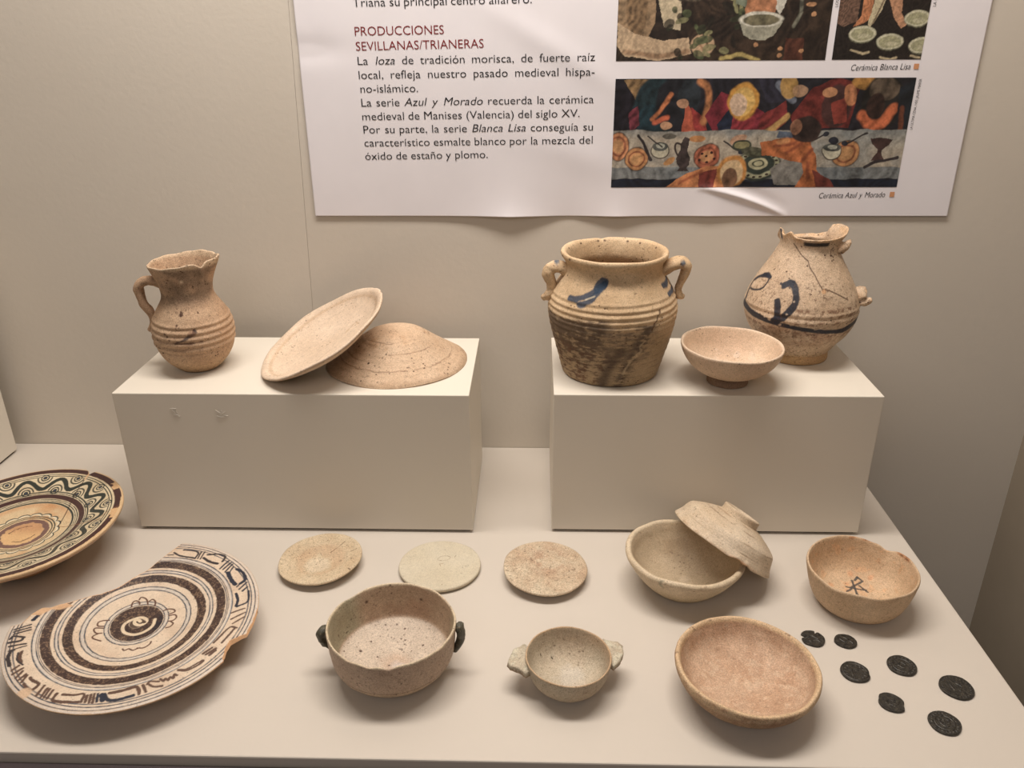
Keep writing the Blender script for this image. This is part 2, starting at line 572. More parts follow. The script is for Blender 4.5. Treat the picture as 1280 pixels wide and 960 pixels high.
# ================================================================== OBJECTS
# ------------------------------------------------------------------ decorated plates
GLY= [[0.6,[[-6.0,78.5],[-1.0,79.0]]],[0.9,[[-1.5,82.0],[5.5,78.0],[20.0,75.5]]],[0.9,[[6.0,86.0],[16.5,85.0],[20.5,82.0],[20.0,75.5]]],[0.7,[[22.5,84.0],[22.5,75.0]]],[0.7,[[25.5,84.5],[25.0,74.5]]],[1.3,[[27.5,76.0],[35.5,71.0],[42.5,69.0]]],[1.0,[[29.5,80.5],[39.0,82.0],[46.0,79.0],[46.0,72.0]]],[0.8,[[51.0,73.5],[47.0,62.5]]],[0.8,[[54.0,71.0],[50.0,61.5]]],[0.8,[[56.0,69.0],[53.0,58.5]]],[1.8,[[55.5,57.5],[61.5,49.0],[67.0,43.0]]],[0.7,[[57.0,57.5],[58.0,65.5]]],[1.4,[[62.0,62.5],[68.5,58.5],[73.5,50.0],[71.0,44.0]]],[0.8,[[69.5,40.0],[73.0,48.5]]],[0.8,[[72.5,37.0],[76.0,46.0]]],[0.8,[[76.0,35.0],[78.5,40.5]]],[1.2,[[71.5,31.5],[75.5,24.5],[76.5,17.0]]],[0.9,[[81.0,35.5],[84.5,22.5],[77.5,16.0]]],[0.8,[[75.0,8.5],[84.5,14.0]]],[0.8,[[77.5,1.5],[86.5,9.5]]],[0.8,[[80.5,-3.5],[87.5,4.5]]],[0.8,[[78.0,-10.0],[80.5,-7.0],[85.5,-8.0]]],[0.9,[[84.0,-8.5],[79.0,-24.5]]],[0.9,[[78.0,-10.0],[72.5,-24.5]]],[1.2,[[68.5,-36.0],[73.0,-30.0]]],[1.2,[[71.0,-37.0],[76.5,-30.5]]],[1.0,[[74.0,-37.5],[77.0,-32.5]]],[0.9,[[55.5,-53.0],[62.0,-52.0],[70.5,-43.0],[70.0,-46.5],[62.5,-53.5],[56.0,-53.5]]],[0.9,[[46.0,-62.5],[49.5,-64.5],[49.5,-62.0],[52.5,-63.5],[52.5,-60.5],[55.5,-61.5],[54.5,-57.5],[57.0,-58.5]]],[1.0,[[38.5,-67.0],[44.0,-70.0],[50.0,-69.0]]],[0.9,[[38.5,-68.0],[39.5,-65.0],[46.0,-65.0]]],[1.3,[[14.5,-77.0],[23.5,-74.0],[30.5,-70.5],[34.5,-73.5],[36.5,-77.0]]],[1.0,[[35.5,-68.5],[40.5,-75.0]]],[1.7,[[-81.0,-6.5],[-79.5,-0.5]]],[0.8,[[-90.0,-18.0],[-80.0,-12.0]]],[0.8,[[-89.0,-20.5],[-78.5,-15.0]]],[0.8,[[-87.5,-23.0],[-77.0,-17.5]]],[1.0,[[-87.5,-28.0],[-86.5,-25.0],[-77.5,-26.0]]],[1.1,[[-86.5,-32.0],[-78.5,-29.5],[-78.0,-26.0]]],[0.9,[[-84.0,-36.0],[-72.5,-32.5]]],[0.7,[[-81.5,-40.5],[-71.0,-34.5]]],[1.5,[[-79.5,-42.0],[-78.0,-47.5],[-72.5,-55.0]]],[0.7,[[-80.0,-41.0],[-77.5,-39.5]]],[1.4,[[-71.0,-41.0],[-69.5,-46.0],[-65.5,-51.5]]],[0.7,[[-73.0,-42.0],[-70.0,-49.0],[-63.0,-53.5]]],[1.0,[[-68.0,-59.5],[-65.5,-54.5]]],[1.0,[[-65.5,-63.0],[-61.0,-57.0]]],[1.0,[[-61.0,-66.5],[-59.5,-59.5]]],[1.0,[[-58.0,-68.5],[-55.5,-62.5]]],[1.0,[[-54.5,-70.0],[-54.0,-63.5]]],[1.2,[[-52.0,-71.5],[-46.0,-76.5],[-42.0,-75.5],[-41.0,-71.0],[-48.5,-67.5],[-50.5,-65.5]]],[1.0,[[-37.0,-81.5],[-36.0,-72.5]]],[1.0,[[-33.0,-83.0],[-32.5,-75.0]]],[1.0,[[-30.5,-83.5],[-30.5,-75.5]]],[1.0,[[-28.0,-84.0],[-27.5,-76.5]]],[1.2,[[-23.0,-79.5],[-23.0,-85.5],[-15.0,-86.5],[-4.0,-86.0]]],[1.0,[[-18.5,-80.0],[-10.0,-80.0],[-3.5,-78.5],[-2.0,-86.0]]],[1.1,[[1.0,-86.0],[-0.5,-80.0]]],[1.1,[[4.0,-86.0],[2.0,-79.0]]],[1.1,[[6.5,-86.0],[4.0,-78.0]]],[1.1,[[9.0,-85.0],[6.5,-78.0]]],[1.9,[[9.5,-79.0],[12.5,-83.5]]],[1.3,[[11.5,-78.0],[16.5,-83.5],[24.5,-82.5],[33.0,-78.5]]],[1.3,[[15.0,-77.0],[22.0,-75.0],[31.5,-70.5]]]]
PET= [[0.7,[[-15.0,21.0],[-16.0,25.5],[-14.5,28.0],[-11.0,27.0],[-9.5,24.5]]],[0.7,[[-12.0,29.5],[-11.5,32.0],[-8.0,31.5],[-5.0,29.0],[-2.5,24.5]]],[0.7,[[-3.0,28.0],[-1.0,30.5],[2.5,28.0],[4.0,23.0]]],[0.7,[[13.5,18.0],[17.0,20.0],[21.5,19.5],[23.5,17.0],[20.5,14.5]]],[0.7,[[20.5,12.5],[25.0,13.5],[27.5,10.5],[26.0,7.0],[22.5,6.0]]],[0.7,[[25.0,5.5],[27.5,3.5],[26.5,0.0],[23.5,-1.5]]],[0.7,[[-26.0,4.5],[-31.0,3.5],[-33.5,1.0],[-32.0,-2.5],[-27.5,-2.5]]],[0.7,[[-26.5,-4.5],[-32.5,-5.0],[-33.0,-7.5],[-29.5,-10.5],[-25.5,-10.0]]],[0.7,[[-28.0,-11.0],[-30.5,-14.0],[-29.0,-16.5],[-22.0,-18.5]]],[0.7,[[-1.0,-26.0],[1.0,-27.5],[3.5,-25.5]]],[0.7,[[4.0,-25.5],[7.5,-27.0],[10.5,-25.0]]],[0.7,[[10.0,-24.5],[15.0,-24.0],[18.0,-20.0],[18.0,-17.0]]]]
SPI= [[-0.5,5.0],[-2.5,6.5],[-5.0,6.0],[-4.5,3.0],[-1.0,1.0],[2.5,1.5],[4.5,5.0],[3.0,8.0],[-2.0,9.5],[-6.5,7.5],[-11.0,3.5],[-12.0,-1.5],[-9.0,-7.0],[-3.5,-9.5],[2.5,-9.5],[8.0,-6.0],[11.5,0.5],[10.5,8.0]]
BRK= [[-0.5,94.0],[-6.5,80.0],[-12.0,69.5],[-17.5,59.5],[-26.5,49.5],[-33.5,40.0],[-41.0,33.0],[-50.5,26.5],[-58.5,21.0],[-69.5,12.5],[-74.5,8.0],[-80.5,7.0],[-85.5,-0.5],[-88.0,-11.5],[-95.5,-15.0],[-95.0,-23.0]]
NOT= [[94.5,25.0],[96.0,0.0],[95.0,-14.0],[91.0,-16.5],[85.0,-22.0],[83.5,-29.0],[84.5,-35.0],[84.5,-39.5],[86.5,-42.5],[81.5,-51.5]]


def breaks(lines):
    """list of break lines (mm) -> function giving the largest radius left at an angle"""
    segs = []
    for L in lines:
        P = np.array(L, float) * 0.001
        Q = np.vstack([a + (b2 - a) * np.linspace(0, 1, 30, endpoint=False)[:, None] for a, b2 in zip(P[:-1], P[1:])] + [P[-1:]])
        th = np.unwrap(np.arctan2(Q[:, 1], Q[:, 0]))
        ro = np.hypot(Q[:, 0], Q[:, 1])
        o = np.argsort(th)
        segs.append((th[o], ro[o]))

    def f(t):
        out = np.full(t.shape, 9.0)
        for th, ro in segs:
            for k in (-2 * np.pi, 0, 2 * np.pi):
                tt = t + k
                m = (tt >= th[0]) & (tt <= th[-1])
                out[m] = np.minimum(out[m], np.interp(tt[m], th, ro))
        return out
    return f


def plate_deform(top, bot, rmax, cut):
    tp, bt = np.array(top), np.array(bot)

    def f(D):
        rm = rmax(D['t']) + noise(np.stack([np.cos(D['t']) * .09, np.sin(D['t']) * .09, 0 * D['t']], -1), 260, 11) * 0.0005
        m = D['r'] > rm
        zt = np.interp(rm, tp[:, 0], tp[:, 1])
        zb = np.interp(rm, bt[:, 0], bt[:, 1])
        D['cut'] = (D['r'] > rm - 0.0006)
        D['r'] = np.where(m, rm, D['r'])
        D['z'] = np.where(m, np.where(D['inn'], zt, zb), D['z'])
    return f


CREAM, TAN = (222, 198, 170), (212, 160, 112)
PB_C = (0.0776, -0.1704, 0.0305)
pb_top = [(0, -.0092), (.03, -.0086), (.042, -.0072), (.055, -.0035), (.07, -.0008), (.08, .0004), (.0966, 0.0)]
pb_bot = [(0, -.0285), (.034, -.0285), (.036, -.0235), (.06, -.0135), (.08, -.0065), (.0940, -.0035)]


def paint_plate_b(D):
    x, y = D['V'][:, 0] * 1000, D['V'][:, 1] * 1000
    P = D['V']
    nz = noise(P, 900, 4, 2)
    n2 = noise(P, 2600, 9, 2)
    n3 = noise(P, 120, 14)
    top = D['inn']
    c = Canvas(x, y)
    r = np.hypot(x, y)
    c.put(np.ones(len(x)), CREAM)
    c.put(sstep(-.2, .9, n3) * .6, (206, 176, 146))
    blue, dark = (66, 74, 88), (58, 54, 60)

    def ring(r0, w, col, a=1.0, cx=0, cy_=0):
        rr = np.hypot(x - cx, y - cy_)
        d = np.abs(rr - r0)
        c.put((1 - sstep(w * .6, w * 1.35, d)) * (0.72 + .28 * sstep(-1, .6, nz)), col, a)

    def band(r0, r1, cx=0, cy_=0):
        rr = np.hypot(x - cx, y - cy_) + nz * .25
        m = sstep(r0 - .3, r0 + .3, rr) * (1 - sstep(r1 - .3, r1 + .3, rr))
        t = sstep(-.2, 1.2, n2 + nz * .6)[:, None]
        rgb = lin((64, 44, 40)) * (1 - t) + lin((140, 110, 84)) * t
        rgb = rgb * (1 - .25 * sstep(0.1, .9, n3))[:, None]
        c.put(m, rgb)

    mx, my = -2.5, 3.0       # the painted centre sits slightly off the turned centre
    band(62.6, 69.8, -.8, .8)
    band(47.2, 54.2, -1.5, 1.5)
    band(6.0, 20.3, mx, my)
    ring(24.6, .55, blue, 1, mx, my); ring(21.4, .5, blue, 1, mx, my)
    ring(42.0, .55, blue, 1, -2, 2); ring(38.6, .55, blue, 1, -2, 2)
    ring(40.3, .9, (190, 192, 190), .6, -2, 2); ring(23, .8, (196, 194, 188), .6, mx, my)
    for r0 in (57.2, 59.6): ring(r0, .5, blue, 1, -1, 1)
    ring(58.4, .7, (196, 194, 190), .5, -1, 1)
    for r0, w in ((72.2, .4), (75.2, .6), (70.9, .35)): ring(r0, w, blue, 1, -.4, .4)
    ring(73.8, .8, (200, 198, 194), .6)
    for r0, w in ((88.0, .55), (90.4, .55), (93.4, .45)): ring(r0, w, blue)
    ring(92.0, .7, (196, 196, 196), .4); ring(95.2, .8, (190, 192, 196), .4)
    # centre disc and its pale spiral
    rc = np.hypot(x - mx, y - my)
    c.put((1 - sstep(5.4, 6.2, rc)), (92, 72, 58))
    c.put((1 - sstep(19.6, 20.4, rc)) * sstep(12.0, 13.2, rc) * sstep(2.0, 10.0, x - y * .4) * sstep(-.8, .2, nz + n3), (34, 32, 44), .85)
    c.stroke(curve_pts(SPI, 6), 1.35, (222, 198, 164), .6)
    c.ell(3.0 + mx * 0, 4.5, 1.6, 1.4, (84, 62, 50), 1)
    for w, p in PET: c.stroke(curve_pts(p, 5), w * .95, (100, 62, 46), .5, 1)
    for k, (w, p) in enumerate(GLY):
        a0 = np.degrees(np.arctan2(p[0][1], p[0][0]))
        bl = (20 < a0 < 56) or k in (33, 60, 61, 62)
        tgt = (40, 44, 60) if bl else ((58, 50, 52) if 56 <= a0 or a0 < -150 else (98, 70, 56))
        c.stroke(curve_pts(p, 4) if len(p) > 2 else p, w * 1.02, tgt, .5, 1.0, wob=nz * .2)
    # worn edge and breaks
    c.put((r > 95.9).astype(float), (206, 166, 122), .8)
    c.put(D['cut'].astype(float), TAN)
    ins = sstep(-3.5, -.2, r - rmB(D['t']) * 1000) * (np.abs(wrap(D['t'] - math.radians(86))) < .12) 
    c.put(ins, (216, 168, 122), .9)
    ins = (np.abs(wrap(D['t'] + math.radians(186))) < .12) * sstep(-9, -6, r - rmB(D['t']) * 1000)
    c.put(ins, (216, 168, 122), .9)
    c.put(1 - sstep(4, 6, np.hypot(x + 47, (y + 80) * 1.0)), (214, 178, 142), .95)
    c.put(sstep(.75, .95, n2) * sstep(.2, .7, nz), (70, 50, 40), .5)
    bt = ~top & ~D['cut']
    c.c[bt, :3] = lin((178, 138, 100))
    c.c[:, 3] = 1
    return c.c


M_plate_b = clay('tin_glazed_plate', CREAM, CREAM, rough=0.38, bump=0.18, speck_amt=.15, pits=.35, mottle=.12, spec=.4)
rmB = breaks([BRK, NOT])
dplate = turned('decorated_plate', [(.034, -.0285), (.0352, -.0235), (.06, -.0135), (.08, -.0065), (.0945, -.0035), (.0962, -.0018)],
                [(.0966, -.0004), (.0958, .0), (.09, .0002), (.08, .0004), (.07, -.0008), (.055, -.0035), (.042, -.0072), (.03, -.0086), (.0002, -.0092)],
                M_plate_b, None, PB_C, n=980, ds=0.00052, deform=plate_deform(pb_top, pb_bot, rmB, None), paint=paint_plate_b, rot=tilt(.0575, .0238), rough_amp=.00018)
tag(dplate, 'large broken plate with spiral centre and brown rings, front left corner of shelf', 'plate', 'large decorated plates')

PA_C = (-0.0845, -0.0585, 0.0479)
pa_top = [(0, -.0138), (.03, -.0125), (.045, -.0108), (.0589, -.0073), (.0823, -.0003), (.0933, 0)]
pa_bot = [(0, -.0445), (.036, -.0445), (.038, -.035), (.06, -.021), (.08, -.0095), (.0915, -.0050)]
rmA = breaks([[(20, 91.2), (24.8, 88.5), (27.0, 84.5), (28.5, 80.6), (30.0, 83.8), (33.5, 87.4)]])


def paint_plate_a(D):
    x, y = D['V'][:, 0] * 1000, D['V'][:, 1] * 1000
    P, t = D['V'], D['t']
    nz = noise(P, 900, 2, 2)
    n3 = noise(P, 110, 6)
    c = Canvas(x, y)
    r = np.hypot(x, y)
    cream, green, brown = (222, 202, 164), (46, 52, 46), (72, 40, 38)
    c.put(np.ones(len(x)), cream)
    c.put(sstep(-.2, .8, n3) * .5, (208, 178, 132))

    def ring(r0, w, col, cx=0, cy_=0):
        d = np.abs(np.hypot(x - cx, y - cy_) + nz * .12 - r0)
        c.put(1 - sstep(w * .65, w * 1.3, d), col)

    # rim: brown band, two thin lines
    c.put(sstep(84.9, 85.3, r + nz * .15) * (1 - sstep(91.4, 91.9, r + nz * .3)), brown)
    ring(82.6, .5, green); ring(80.2, .55, green)
    # scroll zone 61..79 mm
    q = (r - 70.0)
    k = 14.0
    ph = wrap(k * (t - math.radians(88)))            # 0 where an inner eye sits
    wave = 6.0 * np.cos(ph)
    m = 1 - sstep(2.0, 2.5, np.abs(q - wave + nz * .3) / np.sqrt(1 + (6.0 * k * np.sin(ph) / r) ** 2))
    for inner in (True, False):
        pp = ph if inner else wrap(ph + np.pi)
        s = pp / k * r
        e = (r - (61.5 if inner else 78.5))
        dd = np.hypot(s * 1.05, e)
        side = (q < wave) if inner else (q > wave)
        c.put((1 - sstep(4.2, 4.7, dd + nz * .25)) * side, green)
        c.put(sstep(2.0, 2.3, dd) * (1 - sstep(2.9, 3.2, dd)) * side, cream)
        c.put((1 - sstep(.9, 1.3, dd)) * side, (60, 64, 84))
        c.put(sstep(6.0, 6.4, dd) * (1 - sstep(7.6, 8.0, dd)) * side * (r > 61.2) * (r < 79.0), green, .95)
    c.put(m * sstep(60.6, 61.0, r) * (1 - sstep(79.2, 79.6, r)), green)
    for r0, w in ((59.8, .75), (57.8, .45)): ring(r0, w, green)
    c.put(sstep(51.2, 51.5, r) * (1 - sstep(56.3, 56.7, r)), brown)
    ring(50.0, .4, green); ring(48.2, .4, green)
    c.put(sstep(44.6, 45.0, r) * (1 - sstep(46.6, 47.0, r)), green)
    # orange field with scalloped medallion
    field = 1 - sstep(44.2, 44.6, r)
    c.put(field, (218, 188, 142))
    c.put(field * sstep(0, .8, n3) * .6, (206, 142, 84))
    c.put(field * sstep(36, 43, r) * .5 * sstep(0, 1.2, t), (204, 132, 76))
    cx, cy_ = 4.0, -3.0
    rr = np.hypot(x - cx, y - cy_)
    tt = np.arctan2(y - cy_, x - cx)
    s = np.abs(np.sin(tt * 8.5))
    edge = 29.0 + 3.8 * np.sqrt(s)
    c.put((1 - sstep(.55, .95, np.abs(rr - edge + nz * .1))) * (rr > 28.2), (50, 60, 56))
    c.put((1 - sstep(.7, 1.1, np.abs(rr - edge + 1.6))) * (rr > 28.4), (226, 210, 176))
    ring(27.8, .6, green, cx, cy_); ring(25.4, .55, green, cx, cy_)
    c.put(sstep(17.5, 18.2, rr + nz) * (1 - sstep(22.8, 23.4, rr + nz * .4)), (124, 88, 78))
    c.put(1 - sstep(17.2, 18.6, rr + nz), (226, 178, 120))
    c.put((1 - sstep(17.2, 18.6, rr + nz)) * sstep(-4, 10, y - cy_) * .6, (186, 124, 84))
    c.put((1 - sstep(.4, .9, np.abs(rr - 12.5 + nz * .8))) * (np.sin(tt * 2 + 3.4) > -.2), (92, 60, 42), .8)
    # repaired cracks and lost glaze
    crack = [(27.9, 80.6), (27.5, 68), (26.3, 54), (27.8, 41), (30.8, 23.5), (33.2, 8)]
    c.stroke(crack, .45, (60, 36, 26), .3)
    c.stroke([(33.2, 8), (40.5, 5.7), (50, 6.2), (75.5, 4), (79, 14), (88, 26)], .35, (150, 96, 58), .3)
    c.stroke([(28.2, 80.6), (28.2, 74)], 1.1, (220, 178, 130), .3)
    for th_, dr, dw in ((.76, 3.2, .05), (.70, 5.0, .035), (.17, 6.5, .055), (.11, 4.0, .05)):
        c.put(sstep(90.5 - dr, 91.2 - dr, r + nz * .8) * (1 - sstep(dw, dw * 1.3, np.abs(wrap(t - th_)) + nz * .008)), (214, 168, 116))
    c.put(sstep(90.4, 90.9, r + nz * .3) * (np.abs(wrap(t + .9)) < 1.35), (224, 186, 132))
    c.put(sstep(91.2, 91.8, r), (216, 178, 130))
    c.put(D['cut'].astype(float) * (rmA(t) < 1), (214, 168, 116))
    bt = ~D['inn']
    c.c[bt, :3] = lin((186, 140, 96))
    c.c[:, 3] = 1
    return c.c


M_plate_a = clay('lustre_glazed_plate', CREAM, CREAM, rough=0.32, bump=0.15, speck_amt=.12, pits=.3, mottle=.12, spec=.45)
aplate = turned('decorated_plate', [(.036, -.0445), (.0372, -.035), (.06, -.021), (.08, -.0095), (.0915, -.0055), (.0931, -.0030)],
                [(.0936, -.0012), (.0930, .0002), (.0895, .0), (.0823, -.0003), (.07, -.0036), (.0589, -.0073), (.045, -.0108), (.03, -.0125), (.0002, -.0138)],
                M_plate_a, None, PA_C, n=980, ds=0.00052, deform=plate_deform(pa_top, pa_bot, rmA, None), paint=paint_plate_a, rot=tilt(.0251, -.0174), rough_amp=.00016)
tag(aplate, 'large mended plate with dark scroll border and orange centre, at left picture edge', 'plate', 'large decorated plates')

# ------------------------------------------------------------------ small jug
M_jug = clay('jug_clay', (206, 170, 134), (188, 148, 112), rough=.72, bump=.5, speck_amt=.6, mottle=.28, pits=.8)
JUG = (0.0595, 0.068, H)
jug = empty('jug', JUG, 'small one handled clay jug with grooved belly, left end of left pedestal', 'jug')


def jug_def(D):
    z, t = D['z'], D['t']
    for zc in (.0555, .0495, .0435, .0375, .0310):
        zz = zc + .0015 * np.sin(t - .6)
        D['r'] = D['r'] + np.where(D['inn'], 0, .0007 * np.exp(-((z - zz) / .0015) ** 2) - .0006 * np.exp(-((z - zz + .003) / .0013) ** 2))
    w = sstep(.085, .108, z)
    D['r'] = D['r'] * (1 + w * (.09 * np.exp(-(wrap(t - .15) / .38) ** 2) + .02 * np.cos(2 * t) - .03 * np.exp(-(wrap(t + .75) / .3) ** 2)))
    wv = .0004 * np.sin(5 * t + 1) + .0003 * np.sin(11 * t) + .0026 * np.cos(t - .25)
    D['z'] = z + w * (wv - .0040 * np.exp(-(wrap(t + 0.62) / .13) ** 2) - .0016 * np.exp(-(wrap(t - .62) / .12) ** 2))


def jug_paint(D):
    t, z, P = D['t'], D['z'], D['V']
    c = Canvas(t, z * 25)
    nz = noise(P, 330, 5)
    n2 = noise(P, 90, 2)
    o = ~D['inn']
    c.put(sstep(.066, .082, z) * o * sstep(-1.1, .4, n2 + nz * .5) * .85, (132, 108, 86))
    c.put((1 - sstep(-.002, .022, z)) * o, (196, 160, 112), .5)
    for tt, zz, rr in ((-1.44, .0668, .07), (-1.47, .0650, .04), (-1.566, .0565, .06), (-1.60, .0535, .05), (-1.52, .0545, .04), (-1.902, .048, .05), (-1.86, .0455, .05), (-1.161, .0509, .05), (-1.793, .0420, .05), (-.95, .066, .03), (-1.3, .069, .025), (-1.75, .066, .03)):
        d = np.hypot((t - tt) * 1.0, (z - zz) * 25)
        c.put((1 - sstep(rr * .5, rr * 1.0, d + nz * rr * .7)) * o, (84, 52, 40), .85)
    pn = nz * 1.1
    c.stroke([(-1.66, .0388 * 25), (-1.43, .0425 * 25), (-1.28, .0460 * 25), (-1.13, .0500 * 25)], .032, (58, 50, 54), .05, .85, wob=pn)
    c.stroke([(-1.85, .0400 * 25), (-1.45, .0385 * 25), (-1.2, .0385 * 25), (-1.02, .0392 * 25)], .022, (96, 62, 48), .05, .7, wob=pn * 1.3)
    c.ell(-1.22, .048 * 25, .1, .07, (140, 98, 72), .6)
    c.put(np.exp(-((z - .0966) / .0014) ** 2 - ((t + 1.296) / .06) ** 2) * o, (222, 196, 162))
    c.put((1 - sstep(.0, .0025, z)) * o, (70, 46, 34), .7)
    c.put(sstep(.106, .1105, z) * .8, (220, 190, 154))
    return c.c


turned('body', [(.018, 0), (.0195, .0008), (.0245, .0055), (.0305, .012), (.0352, .02), (.0383, .03), (.0392, .04), (.0380, .05), (.0345, .0595), (.0292, .0675), (.0250, .0745), (.0238, .0795), (.0250, .089), (.0284, .100), (.0318, .1095), (.0322, .1112)],
       [(.0314, .1120), (.0298, .1112), (.0258, .1), (.0222, .089), (.0212, .0795), (.023, .0735), (.0265, .067), (.033, .057), (.0355, .045), (.0345, .025), (.022, .008), (.0002, .006)],
       M_jug, jug, n=380, ds=0.0007, deform=jug_def, paint=jug_paint, rough_amp=.0004)
tube('handle', [(-.0235, -.001, .0875), (-.0300, -.002, .0905), (-.0375, -.003, .0912), (-.0440, -.003, .0880), (-.0468, -.003, .0800), (-.0445, -.003, .0690), (-.0400, -.003, .0590), (-.0376, -.003, .0500), (-.0398, -.003, .0435), (-.0430, -.003, .0405)],
     [.0052, .0048, .0046, .0046, .0045, .0043, .0042, .0040, .0036, .0026], M_jug, jug, flat=1.15, rough=.0006)

# ------------------------------------------------------------------ two dishes on the left pedestal
M_dish = clay('pale_dish_clay', (228, 202, 174), (216, 188, 158), rough=.62, bump=.3, speck_amt=.4, mottle=.16, pits=.6)
M_dish2 = clay('pale_dish_clay_ribbed', (218, 186, 152), (204, 168, 132), rough=.66, bump=.4, speck_amt=.45, mottle=.22, pits=.8)


def lean_def(D):
    w = sstep(.060, .0725, D['r'])
    D['z'] = D['z'] + w * (.0007 * np.sin(3 * D['t'] + 1) + .0005 * np.sin(7 * D['t']))
    D['r'] = D['r'] * (1 - w * (.020 * np.exp(-(wrap(D['t'] - .28) / .035) ** 2) + .012 * np.exp(-(wrap(D['t'] - .62) / .05) ** 2)))


def lean_paint(D):
    c = Canvas(D['V'][:, 0] * 1000, D['V'][:, 1] * 1000)
    nz = noise(D['V'], 400, 3)
    c.stroke([(-22, -52), (-10, -34), (3, -16)], .3, (178, 136, 100), .4, .8, wob=nz)
    c.stroke([(18, 6), (30, 16), (34, 8)], 1.0, (196, 158, 118), 1.2, .6, wob=nz)
    rr = np.hypot(c.x, c.y)
    c.put(sstep(60, 62, rr) * (1 - sstep(63, 65, rr)) * D['inn'], (196, 160, 122), .5)
    c.put((~D['inn']) * sstep(68, 72, rr + nz), (190, 150, 112), .5)
    return c.c


ldish = turned('shallow_dish', [(.022, -.0215), (.026, -.0205), (.042, -.0160), (.058, -.0095), (.068, -.0045), (.0718, -.0020)],
               [(.0725, -.0003), (.0715, .0008), (.0670, .0), (.0640, -.0022), (.055, -.0075), (.035, -.0135), (.0002, -.016)],
               M_dish, None, (.1883, .0662, .1915), n=360, ds=.0009, deform=lean_def, paint=lean_paint, rot=tilt(.148, -.4912), rough_amp=.0003)
tag(ldish, 'shallow pale clay dish tilted on its side, leaning on the overturned dish', 'dish', 'dishes on the left pedestal')


def inv_def(D):
    D['z'] = D['z'] + np.where(D['inn'], 0, .00012 * np.sin(D['r'] * 1300)) * sstep(.02, .03, D['r'])
    w = sstep(.066, .0723, D['r'])
    D['z'] = D['z'] + w * .0005 * np.sin(5 * D['t'])


def inv_paint(D):
    V = D['V']
    c = Canvas(V[:, 0] * 1000, V[:, 1] * 1000)
    nz = noise(V, 300, 8)
    r = np.hypot(c.x, c.y)
    o = ~D['inn']
    c.put(o * sstep(.1, .9, nz) * np.exp(-((r - 30) / 10) ** 2), (190, 148, 106), .7)
    for r0 in (30, 34, 41, 49, 57):
        c.put(o * (1 - sstep(.25, .6, np.abs(r - r0 + nz * .5))) * sstep(-.1, .4, noise(V, 70, r0)), (136, 98, 70), .7)
    for X, Y, R in ((-20, -46, 1.2), (-3, -40, .8), (-34, -20, .9), (16, 30, .7), (8, -20, .6), (-44, 12, .8), (20, -50, .7)):
        c.ell(X, -Y, R, R, (64, 42, 32), 1, soft=.4)
    c.put(o * sstep(67, 71, r + nz * 2), (176, 142, 108), .6)
    return c.c


idish = turned('shallow_dish', [(.012, -.0352), (.020, -.0345), (.0275, -.0318), (.036, -.0262), (.046, -.0185), (.056, -.0118), (.066, -.0058), (.0705, -.0030)],
               [(.0724, -.0008), (.0722, .0), (.0690, .0), (.064, -.0015), (.05, -.009), (.036, -.020), (.025, -.028), (.0002, -.031)],
               M_dish2, None, (.2590, .0850, H), n=360, ds=.0009, deform=inv_def, paint=inv_paint, rot=Matrix.Rotation(math.pi, 3, 'X'), rough_amp=.0004)
tag(idish, 'overturned shallow clay dish lying rim down at the right end of left pedestal', 'dish', 'dishes on the left pedestal')

# ------------------------------------------------------------------ large two handled jar
M_jar = clay('jar_clay', (222, 190, 148), (206, 170, 126), rough=.6, bump=.4, speck_amt=.4, mottle=.2, pits=.7)
jar = empty('two_handled_jar', (.4765, .067, H), 'large wide mouthed clay jar with two handles, blue strokes and stained belly', 'jar')


def jar_def(D):
    z, t, o = D['z'], D['t'], ~D['inn']
    g = np.zeros(len(z))
    for zc, a in ((.0855, .0006), (.0800, .0009), (.0745, .0011), (.0690, .0010), (.0640, .0008), (.0585, .0006), (.052, .0005), (.046, .0004), (.040, .0004), (.034, .0003), (.027, .0003), (.02, .0003), (.013, .0003)):
        zz = zc + .0010 * np.sin(t + 1.0)
        g += a * np.exp(-((z - zz) / .0014) ** 2) - a * .8 * np.exp(-((z - zz + .0026) / .0012) ** 2)
    D['r'] = D['r'] + o * g * .65
    w = sstep(.112, .1215, z)
    D['z'] = D['z'] + w * (.0003 * np.sin(3 * t) + .0002 * np.sin(8 * t + 1) - .0013 * np.exp(-(wrap(t - 1.75) / .08) ** 2))


